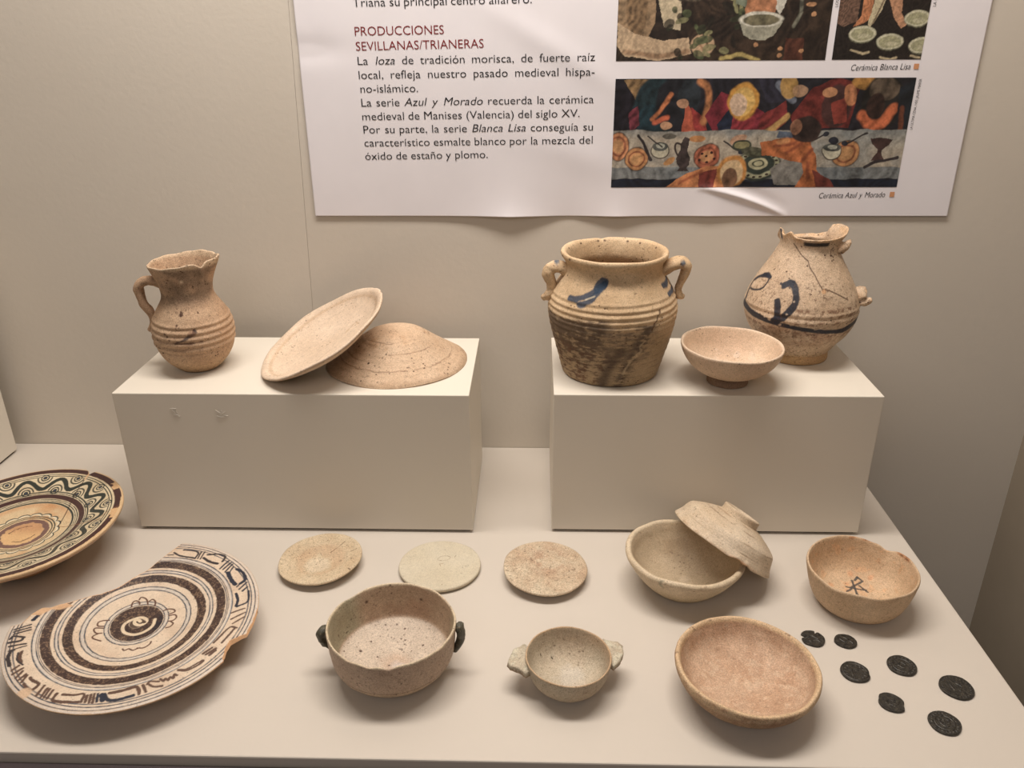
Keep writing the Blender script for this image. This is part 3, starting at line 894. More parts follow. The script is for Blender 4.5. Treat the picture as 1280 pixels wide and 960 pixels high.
def jar_paint(D):
    t, z, P = D['t'], D['z'], D['V']
    c = Canvas(t, z * 18)
    nz = noise(P, 420, 7)
    n2 = noise(P, 110, 3)
    n4 = noise(P * np.array([1, 1, 3.6]), 420, 12)
    o = (~D['inn']).astype(float)
    # dull greenish lower body, dark stains
    low = 1 - sstep(.052, .072, z + n2 * .003)
    c.put(o * low, (176, 146, 106), .85)
    top_l = .069 + .002 * np.sin(t * 3)
    st = o * (1 - sstep(-.002, .002, z - top_l + n4 * .003)) * (1 - sstep(-1.95, -1.55, t + n2 * .15)) * sstep(-3.1, -2.95, t)
    c.put(st * sstep(-.9, .25, n4 * .8 + nz * .5 + (z - .040) * 22), (84, 64, 52), .82)
    c.put(st * sstep(.0, .8, nz + n4) * (1 - sstep(.03, .055, z)), (122, 82, 56), .7)
    md = o * (1 - sstep(-.0015, .0015, z - .0668 + .003 * (t + 1.3) ** 2 * 0 + n4 * .002)) * sstep(-2.3, -1.6, t) * (1 - sstep(-1.05, -.85, t + n2 * .1))
    c.put(md * sstep(-.5, .6, n4 + nz * .4) * sstep(.012, .045, z), (116, 98, 82), .7)
    f = np.interp(z, [.003, .032, .0655], [-1.50, -1.30, -1.08])
    drip = np.exp(-(np.abs(t - f) / .13) ** 2.4) * (z < .066)
    c.put(o * drip * sstep(-.9, .1, n4 + nz * .3), (92, 76, 64), .8)
    f2 = np.interp(z, [.0, .02, .042], [-1.82, -1.70, -1.50])
    c.put(o * np.exp(-(np.abs(t - f2) / .12) ** 2.4) * (z < .045), (88, 70, 58), .8)
    c.stroke([(-1.12, .050 * 18), (-1.2, .045 * 18), (-1.16, .04 * 18), (-1.33, .028 * 18), (-1.42, .016 * 18)], .02, (196, 168, 128), .03, .8, wob=nz * .8)
    # ring lines
    for zz in (.0625, .0565, .0505, .044, .038, .0305, .024, .0175, .011, .006):
        z1 = zz + .0010 * np.sin(t + 1.0)
        c.put(o * (1 - sstep(.0002, .0006, np.abs(z - z1))) * sstep(-.4, .6, n4), (84, 66, 52), .55)
    # blue brush strokes
    blue = (48, 68, 92)
    for p, w in (([(-1.83, .1020), (-1.93, .0985), (-2.05, .0935), (-2.18, .0893), (-2.30, .0866), (-2.43, .0860)], .046), ([(-1.85, .0995), (-1.93, .0950), (-2.01, .0895), (-2.11, .0848), (-2.20, .0834)], .050), ([(-1.86, .1030), (-1.95, .0985)], .085)):
        c.stroke(curve_pts([(a, b2 * 18) for a, b2 in p]), w, blue, .03, .92, wob=nz * .3)
    c.stroke([(-1.98, .0915 * 18), (-2.12, .0878 * 18)], .012, (200, 186, 160), .015, .9)
    c.stroke(curve_pts([(-.02, .1000 * 18), (-.16, .0985 * 18), (-.36, .0955 * 18), (-.57, .0950 * 18)]), .036, blue, .03, .92, wob=nz * .3)
    c.stroke(curve_pts([(.05, .0930 * 18), (-.12, .0900 * 18), (-.30, .0878 * 18), (-.52, .0868 * 18)]), .034, blue, .03, .92, wob=nz * .3)
    c.stroke([(-.86, .0778 * 18), (-.93, .071 * 18), (-.99, .0655 * 18), (-1.02, .06 * 18)], .012, (90, 56, 40), .02, .85, wob=nz)
    c.put((~D['inn']) * (1 - sstep(.0, .002, z)), (80, 62, 48), .6)
    c.put(D['inn'] * (1 - sstep(.085, .108, z)), (170, 128, 88), .7)
    for a in (1.85, 1.7, 2.3, 1.2, .9, 2.8, -2.9, -2.6, .4):
        c.ell(a, .1195 * 18, .028, .016, (84, 56, 42), .9, soft=.4)
    return c.c


turned('body', [(.0462, 0), (.0478, .0015), (.0494, .0076), (.0518, .0175), (.0545, .0273), (.0571, .037), (.0596, .0466), (.0614, .0562), (.0624, .0656), (.0614, .075), (.0582, .0842), (.0528, .0934), (.0482, .1000), (.0462, .1050), (.0462, .1110), (.0486, .1152), (.0510, .1180), (.0512, .1205)],
       [(.0503, .1223), (.0478, .1222), (.0450, .1195), (.0428, .1110), (.0422, .104), (.045, .098), (.052, .088), (.0565, .075), (.0568, .0625), (.054, .045), (.047, .015), (.042, .008), (.0002, .006)],
       M_jar, jar, n=520, ds=.00075, deform=jar_def, paint=jar_paint, rough_amp=.0005)


def jarh_paint(V):
    c = Canvas(V[:, 0] * 1000, V[:, 2] * 1000)
    nz = noise(V, 400, 7)
    for cx in (-58.0, 60.0):
        c.ell(cx + 3, 112.5, 2.4, 2.6, (62, 84, 104), .9, soft=.3)
    c.put(sstep(.1, .8, nz), (192, 150, 108), .6)
    return c.c


tube('handle', [(-.0415, -.003, .0985), (-.0480, -.004, .1045), (-.0555, -.005, .1068), (-.0608, -.005, .1048), (-.0624, -.005, .0998), (-.0600, -.004, .0916), (-.0590, -.004, .0842), (-.0622, -.004, .0785), (-.0672, -.004, .0762)],
     [.0068, .0058, .0055, .0060, .0062, .0054, .0050, .0048, .0034], M_jar, jar, flat=1.1, rough=.0008, paint=jarh_paint, seed=5)
tube('handle', [(.0435, -.003, .1020), (.0540, -.004, .1090), (.0618, -.005, .1110), (.0672, -.005, .1078), (.0668, -.005, .1010), (.0636, -.004, .0919), (.0618, -.004, .0846), (.0634, -.004, .0790), (.0672, -.004, .0772)],
     [.0066, .0062, .0058, .0050, .0044, .0036, .0032, .0034, .0022], M_jar, jar, flat=1.6, rough=.0008, paint=jarh_paint, seed=8)

# ------------------------------------------------------------------ blue painted pitcher without handle
M_pit = clay('pitcher_glaze', (222, 192, 158), (208, 174, 138), rough=.48, bump=.45, speck=(96, 60, 40), speck_amt=.7, mottle=.28, pits=.9, spec=.4)
pit = empty('painted_pitcher', (.6722, .109, H), 'broken clay pitcher with dark blue scrolls and band, right end of right pedestal', 'pitcher')


def pit_rim(t):
    return np.interp(np.degrees(wrap(t)), [-180, -172, -166, -160, -152, -147, -143, -138, -132, -120, -95, -75, -50, -30, -12, 5, 22, 34, 42, 60, 100, 130, 160, 172, 180],
                     [.1330, .1338, .1298, .1295, .1320, .1338, .1332, .1304, .1292, .1287, .1284, .1286, .1292, .1302, .1318, .1338, .1345, .1325, .1250, .1215, .1200, .1215, .1240, .1300, .1340])


def pit_def(D):
    t, z = D['t'], D['z']
    D['r'] = D['r'] + (~D['inn']) * (.0005 * np.exp(-((z - .060) / .0016) ** 2) + .0005 * np.exp(-((z - .053) / .0016) ** 2) - .0004 * np.exp(-((z - .0565) / .0012) ** 2))
    w = sstep(.116, .1290, z)
    flare = .0055 * np.exp(-(wrap(t - .15) / .55) ** 2) + .0012
    D['z'] = z + w * (pit_rim(t) - .1290 + noise(D['P'], 420, 3) * .0005)
    D['r'] = D['r'] + w * flare + w * noise(D['P'], 300, 9) * .0004
    D['w'] = w


def pit_paint(D):
    t, z, P = D['t'], D['z'], D['V']
    nz = noise(P, 420, 7)
    n2 = noise(P, 100, 3)
    t2 = np.where(t > 2.3, t - 2 * np.pi, t)
    c = Canvas(t2, z * 19)
    o = (~D['inn']).astype(float)
    c.put(o * (1 - sstep(.044, .050, z)) * sstep(.02, .03, z) * sstep(-.8, .5, n2 + nz), (176, 134, 98), .6)
    c.put(o * (1 - sstep(.006, .016, z)) * sstep(-.6, .6, n2 + .3), (214, 172, 112), .7)
    for zz in (.058, .0525, .064, .0425, .038):
        c.put(o * (1 - sstep(.0012, .0028, np.abs(z - zz + n2 * .0008))) * sstep(-.1, .4, noise(P, 800, 5)) * ((t > -1.95) | (z < .046)) * (t < -.2), (136, 92, 64), .75)
    c.put(o * sstep(.35, .6, noise(P, 1200, 15)) * sstep(-.5, .3, n2) * (z < .09), (120, 82, 58), .6)
    navy = (32, 38, 54)

    def S(p, w, a=.97):
        c.stroke(curve_pts([(q[0] if q[0] < 2.3 else q[0] - 2 * np.pi, q[1] * 19) for q in p], 6), w, navy, .025, a, wob=nz * .22)
    S([(3.10, .0560), (3.107, .0603), (3.05, .0659), (3.02, .0723), (2.985, .0776), (-3.13, .0840), (-2.93, .0878), (-2.76, .0884)], .036)
    S([(-3.0, .0880), (-2.85, .0898), (-2.70, .0885)], .030)
    S([(-2.74, .0895), (-2.72, .0836), (-2.78, .0768), (-2.985, .0727), (3.089, .0712)], .020)
    S([(-2.29, .0850), (-2.21, .0872), (-2.10, .0866), (-2.02, .081), (-2.00, .0723), (-2.06, .0641), (-2.17, .0562), (-2.26, .052)], .062)
    S([(-2.20, .0880), (-2.12, .0880)], .055)
    S([(-2.38, .0858), (-2.29, .0848)], .022)
    S([(-2.325, .0700), (-2.275, .0626), (-2.275, .055), (-2.33, .0505)], .060)
    S([(1.2 + 2 * np.pi - 2 * np.pi, .05)] * 2, .001, 0)
    band = np.interp(t2, [-4.0, -3.5, -3.094, -2.814, -2.553, -2.273, -2.003, -1.741, -1.47, -1.196, -.982, -.873, -.6, 0, 2.3],
                     [.056, .055, .0540, .0518, .0505, .0490, .0480, .0466, .0448, .0436, .0436, .045, .047, .050, .055])
    bw = .0025 + .0014 * sstep(-1.3, -.85, t2) + .0012 * (1 - sstep(-2.8, -2.2, t2))
    c.put(o * (1 - sstep(.75, 1.05, np.abs(z - band + nz * .0003) / bw)), navy, .97)
    c.put(o * sstep(.86, .93, nz + n2 * .2) * (1 - sstep(.8, 1.0, np.abs(z - band) / bw)), (190, 160, 132), .8)
    for a, b2, r in ((-2.02, .0725, .02), (-2.10, .060, .022), (-2.40, .0515, .03), (-2.5, .0525, .02)):
        c.ell(a, b2 * 19, r, r * .8, (204, 178, 150), .9)
    # cracks
    c.stroke([(-2.43, .1225 * 19), (-2.1, .1130 * 19), (-1.86, .1082 * 19), (-1.80, .103 * 19), (-1.658, .0964 * 19), (-1.56, .0890 * 19), (-1.497, .0845 * 19), (-1.36, .0835 * 19), (-1.226, .0806 * 19), (-1.06, .0765 * 19), (-.92, .0725 * 19)], .010, (84, 50, 34), .014, 1)
    c.ell(-1.47, .0825 * 19, .05, .04, (222, 168, 118), .9)
    c.stroke([(-.95, .1195 * 19), (-1.08, .1175 * 19), (-1.12, .1130 * 19), (-1.0, .1105 * 19)], .012, (92, 58, 42), .015, .9)
    # rim: pale broken clay and a dark stroke on the lip
    c.put(sstep(.55, .95, D['w']) * sstep(-.9, .3, nz), (224, 180, 132), .85)
    c.put(sstep(.30, .50, D['w']) * (1 - sstep(.80, .95, D['w'])) * o * sstep(-2.12, -2.02, t) * (1 - sstep(-1.28, -1.18, t)), (44, 44, 46))
    c.put(o * sstep(.25, .5, D['w']) * (np.abs(t2 + 3.05) < .09), (50, 56, 70), .95)
    c.put(D['inn'] * (1 - D['w']), (196, 156, 116), .6)
    return c.c


turned('body', [(.0300, .0085), (.0330, .0092), (.0346, .0115), (.0400, .0195), (.0480, .0295), (.0532, .0395), (.0558, .0495), (.0556, .0590), (.0530, .0690), (.0484, .0790), (.0430, .0885), (.0366, .0990), (.0316, .1080), (.0284, .1155), (.0276, .1210), (.0290, .1260), (.0300, .1282)],
       [(.0292, .1292), (.0272, .1282), (.0252, .1235), (.0252, .1155), (.0286, .107), (.0336, .098), (.041, .085), (.048, .072), (.0515, .058), (.051, .045), (.044, .028), (.030, .016), (.0002, .014)],
       M_pit, pit, n=520, ds=.00075, deform=pit_def, paint=pit_paint, rough_amp=.0005)
M_pitfoot = clay('pitcher_foot_clay', (214, 174, 116), (196, 152, 104), rough=.6, bump=.4, speck=(120, 70, 40), speck_amt=.7, mottle=.22)
turned('foot_ring', [(.0318, 0), (.0332, .0010), (.0336, .0050), (.0328, .0085)], [(.0318, .0105), (.0260, .0105), (.020, .0100), (.0002, .0100)], M_pitfoot, pit, n=240, ds=.0009, rough_amp=.0007)


def stub_paint(V):
    c = Canvas(V[:, 0], V[:, 2])
    c.put(np.ones(len(V)) * sstep(-.6, .4, noise(V, 380, 4)), (226, 184, 140), .8)
    return c.c


tube('broken_handle_end', [(.0255, -.012, .1165), (.0300, -.013, .1185), (.0330, -.0135, .1225)], [.0056, .0046, .0030], M_pit, pit, flat=1.3, n=16, rough=.0022, seed=9, paint=stub_paint)
tube('broken_handle_end', [(.0470, -.010, .0700), (.0530, -.013, .0712), (.0575, -.016, .0700)], [.0074, .0062, .0040], M_pit, pit, flat=1.0, n=18, rough=.0030, seed=21, paint=stub_paint)
tube('broken_handle_end', [(.0520, -.014, .0625), (.0575, -.016, .0625), (.0622, -.017, .0635)], [.0052, .0042, .0028], M_pit, pit, flat=1.3, n=18, rough=.0022, seed=13, paint=stub_paint)

# ------------------------------------------------------------------ footed bowl on the right pedestal
M_pink = clay('pinkish_bowl_clay', (224, 194, 162), (210, 176, 144), rough=.6, bump=.28, speck_amt=.25, mottle=.2, pits=.5)
fb = empty('footed_bowl', (.5879, .0368, H), 'small pinkish clay bowl on a narrow foot between the jar and pitcher', 'bowl')


def wobble(ztop, a=.0006, b=.006, s=0.0, chips=()):
    def f(D):
        w = sstep(ztop - .012, ztop, D['z'])
        for th, dp, wd in chips:
            D['z'] = D['z'] - w * dp * np.exp(-(wrap(D['t'] - th) / wd) ** 2)
        D['z'] = D['z'] + w * a * (np.sin(3 * D['t'] + s) + .6 * np.sin(7 * D['t'] + 2 * s))
        D['r'] = D['r'] * (1 + w * b * np.cos(2 * D['t'] + s))
    return f


def fb_paint(D):
    c = Canvas(D['t'], D['z'] * 20)
    nz = noise(D['V'], 350, 3)
    for k in range(14):
        a = -2.6 + k * .19
        if k in (5, 8, 9, 11, 12): c.ell(a, .0385 * 20, .022, .012, (70, 48, 38), .9, soft=.4)
    c.put(sstep(.0385, .0395, D['z']), (228, 202, 172), .6)
    c.put(sstep(.3, 1, nz) * D['inn'] * (1 - sstep(.012, .03, D['z'])), (226, 204, 182), .6)
    return c.c


turned('body', [(.0190, .0088), (.0235, .0100), (.0330, .0150), (.0405, .0215), (.0452, .0290), (.0476, .0362), (.0480, .0385)],
       [(.0472, .0399), (.0452, .0392), (.0432, .0345), (.0398, .0270), (.033, .0195), (.022, .0140), (.0002, .0122)],
       M_pink, fb, n=320, ds=.0008, deform=wobble(.0395, .0004, .004, .5), paint=fb_paint, rot=tilt(.015, .02), rough_amp=.00035)
turned('foot_ring', [(.0188, 0), (.0198, .0006), (.0198, .0050), (.0188, .0095)], [(.0180, .0110), (.0150, .0115), (.0100, .0115), (.0002, .0115)], clay('bowl_foot_clay', (176, 142, 112), (158, 124, 98), rough=.7), fb, n=160, ds=.0009)

# ------------------------------------------------------------------ three flat discs
M_disc1 = clay('disc_clay_buff', (222, 200, 164), (206, 178, 140), rough=.66, bump=.45, speck_amt=.5, mottle=.25, pits=.6, big=45)
M_disc2 = clay('disc_clay_chalk', (214, 202, 176), (206, 192, 163), rough=.7, bump=.3, speck_amt=.2, mottle=.14, pits=.3)
M_disc3 = clay('disc_clay_scratched', (222, 202, 170), (202, 170, 136), rough=.66, bump=.55, speck_amt=.6, mottle=.3, pits=.6, big=40)


def disc1_paint(D):
    c = Canvas(D['V'][:, 0] * 1000, D['V'][:, 1] * 1000)
    nz = noise(D['V'], 330, 5)
    c.put(D['inn'] * (1 - sstep(9, 13, np.hypot(c.x + 2, c.y + 6) + nz * 2)), (228, 208, 176), .7)
    c.put(D['inn'] * sstep(12, 16, np.hypot(c.x + 2, c.y + 6) + nz * 3) * (1 - sstep(20, 26, np.hypot(c.x, c.y))), (206, 164, 124), .45)
    c.stroke([(18, 26), (13, 19), (7, 12)], .35, (120, 84, 58), .4, .9, wob=nz * .6)
    c.stroke([(32, 13), (27, 10)], .3, (100, 70, 50), .3, .9)
    c.stroke([(30, -17), (33, -19)], .5, (90, 60, 40), .4, .9)
    return c.c


def disc2_paint(D):
    c = Canvas(D['V'][:, 0] * 1000, D['V'][:, 1] * 1000)
    nz = noise(D['V'], 330, 5)
    c.stroke(curve_pts([(-3, 8), (0, 12), (6, 13), (9, 10), (5, 6), (-2, 6), (-3, 8)]), .25, (176, 152, 122), .4, .9, wob=nz * .5)
    c.stroke([(14, 14), (13, 11)], .3, (150, 120, 90), .3, .9)
    c.stroke([(1, -3), (0, 0), (3, 1)], .3, (170, 136, 104), .3, .8)
    c.ell(5, -31, .5, .5, (150, 100, 70), .9)
    return c.c


def disc3_paint(D):
    c = Canvas(D['V'][:, 0] * 1000, D['V'][:, 1] * 1000)
    nz = noise(D['V'], 330, 6)
    rs = np.random.RandomState(5)
    c.put(D['inn'] * sstep(-.5, .7, nz) * (1 - sstep(10, 30, np.hypot(c.x - 2, c.y - 10))), (190, 150, 118), .7)
    for k in range(42):
        a, b2, l, an = rs.uniform(-22, 24), rs.uniform(-14, 28), rs.uniform(2, 6), rs.uniform(.3, 1.3)
        c.stroke([(a, b2), (a + l * math.cos(an), b2 + l * math.sin(an))], .22, (232, 216, 188), .3, .55)
    return c.c


def disc_wob(s, amp):
    def f(D):
        D['r'] = D['r'] * (1 + amp * (np.sin(2 * D['t'] + s) + .6 * np.sin(5 * D['t'] + 2 * s)))
    return f


d1 = turned('clay_disc', [(.027, -.0078), (.030, -.0075), (.0375, -.0028), (.0390, -.0012)], [(.0391, .0), (.0375, .0004), (.030, -.0008), (.018, -.0022), (.008, -.0036), (.0002, -.0036)],
            M_disc1, None, (.1993, -.0585, .0098), n=260, ds=.0008, deform=disc_wob(.6, .006), paint=disc1_paint, rot=tilt(.0298, -.05), rough_amp=.0005)
tag(d1, 'round buff clay saucer with a scratch, leftmost of the three flat discs', 'saucer', 'flat clay discs in a row')
d2 = turned('clay_disc', [(.034, -.0050), (.0365, -.0045), (.0384, -.0030)], [(.0386, -.0012), (.0378, .0), (.030, .0002), (.018, .0002), (.0002, .0)],
            M_disc2, None, (.3129, -.0597, .0052), n=260, ds=.0008, deform=disc_wob(2.0, .004), paint=disc2_paint, rough_amp=.00025)
tag(d2, 'smooth chalky flat clay disc, partly behind the large lugged bowl', 'saucer', 'flat clay discs in a row')
d3 = turned('clay_disc', [(.027, -.0086), (.030, -.0083), (.0375, -.0030), (.0390, -.0012)], [(.0392, .0), (.0376, .0005), (.030, .0004), (.015, .0006), (.0002, .0008)],
            M_disc3, None, (.4123, -.0699, .0108), n=260, ds=.0008, deform=disc_wob(4.0, .005), paint=disc3_paint, rot=tilt(.035, .03), rough_amp=.0005)
tag(d3, 'clay disc with a scratched brownish centre, below the gap between the two pedestals', 'saucer', 'flat clay discs in a row')

# ------------------------------------------------------------------ lugged bowl
M_lug = clay('lugged_bowl_glaze', (206, 176, 148), (190, 158, 130), speck=(88, 58, 44), speck_amt=.55, rough=.5, bump=.4, mottle=.25, pits=.7, spec=.4)
lb = empty('lugged_bowl', (.2909, -.1897, 0), 'deep speckled clay bowl with two small dark green ear handles', 'bowl')


def lug_def(D):
    t, z = D['t'], D['z']
    w = sstep(.034, .046, z)
    for th, dp, wd in ((-1.75, .0016, .10), (-1.45, .0022, .10), (-2.1, .0012, .12), (2.45, .0022, .20), (.55, .0018, .22), (1.2, .001, .15), (-.6, .0008, .1)):
        D['z'] = D['z'] - w * dp * np.exp(-(wrap(t - th) / wd) ** 2)
    D['r'] = D['r'] * (1 + w * .010 * np.cos(2 * t + .4))
    D['r'] = D['r'] - (~D['inn']) * .0005 * np.exp(-((z - .0175) / .0009) ** 2)


LSP = [(-28.4, 38.3), (-8.3, 46.9), (17.2, 43.8), (-3.5, 36.6), (3.7, 32.8), (-21.8, 17.9), (-28.2, 6.5), (-44.8, 8.7), (21.0, 15.2), (-4.5, 4.6), (-14.0, 3.0), (12.3, 10.5), (10.0, 15.0), (-3.4, -5.4), (-40.9, 24.6), (-8.0, 45.2), (14.2, 42.4), (-15.3, 24.5)]


def lug_paint(D):
    V, z, t = D['V'], D['z'], D['t']
    c = Canvas(V[:, 0] * 1000, V[:, 1] * 1000)
    nz = noise(V, 380, 3)
    n2 = noise(V, 90, 8)
    r = np.hypot(c.x, c.y)
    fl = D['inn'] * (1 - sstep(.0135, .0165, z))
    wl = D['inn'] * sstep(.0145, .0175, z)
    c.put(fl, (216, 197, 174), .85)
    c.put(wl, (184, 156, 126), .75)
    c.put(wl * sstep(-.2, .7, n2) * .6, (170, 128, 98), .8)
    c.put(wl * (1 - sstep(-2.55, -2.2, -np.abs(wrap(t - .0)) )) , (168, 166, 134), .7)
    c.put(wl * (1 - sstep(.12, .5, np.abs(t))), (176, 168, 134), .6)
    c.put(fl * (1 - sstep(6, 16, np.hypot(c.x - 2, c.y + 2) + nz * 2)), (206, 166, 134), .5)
    c.put(fl * (1 - sstep(2, 8, np.hypot(c.x - 3, c.y + 6) + nz * 1.5)), (216, 206, 200), .6)  # painted highlight at the bottom of the bowl
    for a, zz, R in ((2.20, .0345, 1.5), (1.74, .037, .8), (1.20, .033, 1.4), (2.55, .026, .7), (1.60, .028, .6), (1.3, .024, .6), (2.95, .024, .9), (1.95, .040, .5)):
        c.put(D['inn'] * (z > .016) * np.exp(-(((wrap(t - a) * 46) ** 2 + ((z - zz) * 1000) ** 2) / R ** 2) ** 2), (78, 44, 32), .95)
    for k, (a, b2) in enumerate(LSP):
        if math.hypot(a, b2) > 41 or k in (12, 9): continue
        R = (1.3, .7, 1.2, .9, 1.1, 1.0, 1.5, .8, 1.1, .9, .9, .8, .7, 1.0, .6, .5, .5, .5)[k]
        c.put(fl * (1 - sstep(.6, 1.1, np.hypot(c.x - a, c.y - b2) / R)), (84, 48, 34), .95)
    rs = np.random.RandomState(3)
    for k in range(110):
        a = rs.uniform(-np.pi, np.pi)
        rr, zz = rs.uniform(40, 50), rs.uniform(.012, .04)
        m = np.exp(-((wrap(t - a) * 46) ** 2 + ((z - zz) * 1000) ** 2) / rs.uniform(.15, .5)) * (~D['inn'])
        c.put(m, (86, 56, 42), .85)
    c.put(sstep(.0435, .0455, z + nz * .0006), (226, 204, 168), .8)
    c.put((~D['inn']) * (1 - sstep(.012, .02, z)), (196, 170, 134), .6)
    c.put((~D['inn']) * (1 - sstep(.0003, .0009, np.abs(z - .0175))), (110, 80, 62), .5)
    return c.c


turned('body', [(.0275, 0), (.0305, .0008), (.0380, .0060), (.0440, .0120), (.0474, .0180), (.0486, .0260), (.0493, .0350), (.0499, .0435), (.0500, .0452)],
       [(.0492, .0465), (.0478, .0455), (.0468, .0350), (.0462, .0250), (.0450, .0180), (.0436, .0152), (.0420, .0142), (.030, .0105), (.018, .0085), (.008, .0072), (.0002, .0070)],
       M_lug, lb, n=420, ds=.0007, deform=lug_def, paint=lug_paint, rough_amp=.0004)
M_green = clay('dark_green_glaze', (92, 88, 70), (66, 62, 50), speck=(180, 160, 120), speck_amt=.35, rough=.35, bump=.6, spec=.5)
tube('ear_handle', [(-.0508, 0, .0385), (-.0540, -.001, .0378), (-.0556, -.001, .0335), (-.0538, -.001, .0270), (-.0486, 0, .0185)], [.0028, .0036, .0035, .0030, .0022], M_green, lb, flat=1.2, rough=.0012, seed=4)['label'] = 'dark green ear handle'
tube('ear_handle', [(.0510, 0, .0410), (.0530, .001, .0405), (.0540, .001, .0345), (.0528, .001, .0270), (.0486, 0, .0185)], [.0028, .0038, .0036, .0031, .0022], M_green, lb, flat=1.2, rough=.0012, seed=10)['label'] = 'dark green ear handle'

# ------------------------------------------------------------------ small porringer
M_por = clay('grey_porringer_clay', (200, 186, 160), (190, 168, 140), speck=(100, 78, 60), speck_amt=.5, rough=.62, bump=.4, mottle=.22, pits=.4)
po = empty('porringer', (.4286, -.2041, 0), 'small greyish clay bowl with two broken flat lug handles, front middle of shelf', 'bowl')


def por_paint(D):
    V, z = D['V'], D['z']
    c = Canvas(V[:, 0] * 1000, V[:, 1] * 1000)
    nz = noise(V, 300, 3)
    c.put(sstep(.0272, .0286, z + nz * .0003), (206, 168, 126), .85)
    c.put(D['inn'] * (1 - sstep(6, 16, np.hypot(c.x - 2, c.y - 4) + nz * 3)), (214, 206, 192), .5)
    c.put(D['inn'] * sstep(.014, .026, z) * sstep(0, 10, c.x - 12), (204, 164, 124), .4)
    c.ell(-12, 19, 1.1, .6, (60, 42, 32), .9, ang=-.7, soft=.4)
    c.ell(-21, 17, .6, .6, (80, 56, 42), .9, soft=.4)
    return c.c


turned('body', [(.0165, 0), (.0185, .0006), (.0245, .0050), (.0290, .0110), (.0316, .0180), (.0328, .0250), (.0331, .0280)],
       [(.0325, .0289), (.0315, .0284), (.0304, .0220), (.0282, .0145), (.0235, .0085), (.015, .0048), (.0002, .0040)],
       M_por, po, n=320, ds=.0006, deform=wobble(.0288, .0003, .004, 1.5), paint=por_paint, rough_amp=.0003)
ox, oy = .4286, -.2041


def lugp(V):
    c = Canvas(V[:, 0], V[:, 1])
    c.put(sstep(-.2, .5, noise(V, 500, 4)), (214, 208, 182), .7)
    c.put((1 - sstep(.0215, .0235, V[:, 2])), (158, 124, 92), .8)
    return c.c


slab('lug_handle', [(a - ox, b2 - oy) for a, b2 in ((.3970, -.1915), (.3945, -.1880), (.3900, -.1918), (.3857, -.1937), (.3817, -.2073), (.3840, -.2115), (.3915, -.2150), (.3960, -.2192), (.3990, -.2170))], .0195, .0245, M_por, po, seed=4, paint=lugp, amp=.0007)
slab('lug_handle', [(a - ox, b2 - oy) for a, b2 in ((.4580, -.1870), (.4569, -.1812), (.4621, -.1819), (.4680, -.1850), (.4718, -.1880), (.4725, -.1919), (.4689, -.2042), (.4630, -.2105), (.4598, -.2080))], .0195, .0245, M_por, po, seed=12, paint=lugp, amp=.0007)

# ------------------------------------------------------------------ shallow pinkish bowl, front
M_shal = clay('rosy_bowl_clay', (214, 178, 146), (196, 154, 120), speck=(228, 200, 170), speck_amt=.45, rough=.62, bump=.4, mottle=.28, pits=.2, big=60)


def shal_paint(D):
    V, z = D['V'], D['z']
    c = Canvas(V[:, 0] * 1000, V[:, 1] * 1000)
    nz = noise(V, 500, 3)
    n2 = noise(V, 60, 9)
    r = np.hypot(c.x, c.y)
    rim = sstep(48.6, 49.4, r) * sstep(.024, .028, z)
    c.put(rim, (220, 184, 140), .95)
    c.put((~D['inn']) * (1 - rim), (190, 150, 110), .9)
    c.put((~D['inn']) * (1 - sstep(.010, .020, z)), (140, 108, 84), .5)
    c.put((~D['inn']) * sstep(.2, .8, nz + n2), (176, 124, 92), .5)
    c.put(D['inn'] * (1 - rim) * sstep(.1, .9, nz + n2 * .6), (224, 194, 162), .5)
    c.put(rim * sstep(1.0, 1.2, nz), (110, 76, 54), .7)
    return c.c


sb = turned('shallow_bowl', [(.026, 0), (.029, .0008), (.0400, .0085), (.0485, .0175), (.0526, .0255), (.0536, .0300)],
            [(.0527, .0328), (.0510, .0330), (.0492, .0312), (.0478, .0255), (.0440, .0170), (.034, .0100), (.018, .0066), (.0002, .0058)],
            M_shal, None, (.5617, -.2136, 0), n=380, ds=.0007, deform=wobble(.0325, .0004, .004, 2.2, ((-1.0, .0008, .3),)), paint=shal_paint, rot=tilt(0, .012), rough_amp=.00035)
tag(sb, 'wide shallow rosy clay bowl with pale thick rim, left of the coins', 'bowl')

# ------------------------------------------------------------------ bowl with painted mark
M_mark = clay('buff_bowl_clay', (222, 190, 152), (206, 170, 130), speck=(130, 90, 62), speck_amt=.4, rough=.62, bump=.45, mottle=.22, pits=.4)


def mark_def(D):
    t, z = D['t'], D['z']
    w = sstep(.024, .039, z)
    D['z'] = z - w * (.0022 * np.exp(-(wrap(t - 1.0) / .16) ** 2) + .0042 * np.exp(-(wrap(t - .72) / .16) ** 2) + .0018 * np.exp(-(wrap(t + 2.5) / .2) ** 2) - .0012 * np.exp(-(wrap(t - 1.9) / .4) ** 2))
    D['r'] = D['r'] * (1 - w * .035 * np.exp(-(wrap(t - .78) / .10) ** 2) + w * .012 * np.cos(2 * t - .3))
    D['z'] = D['z'] + w * .0004 * np.sin(9 * t)


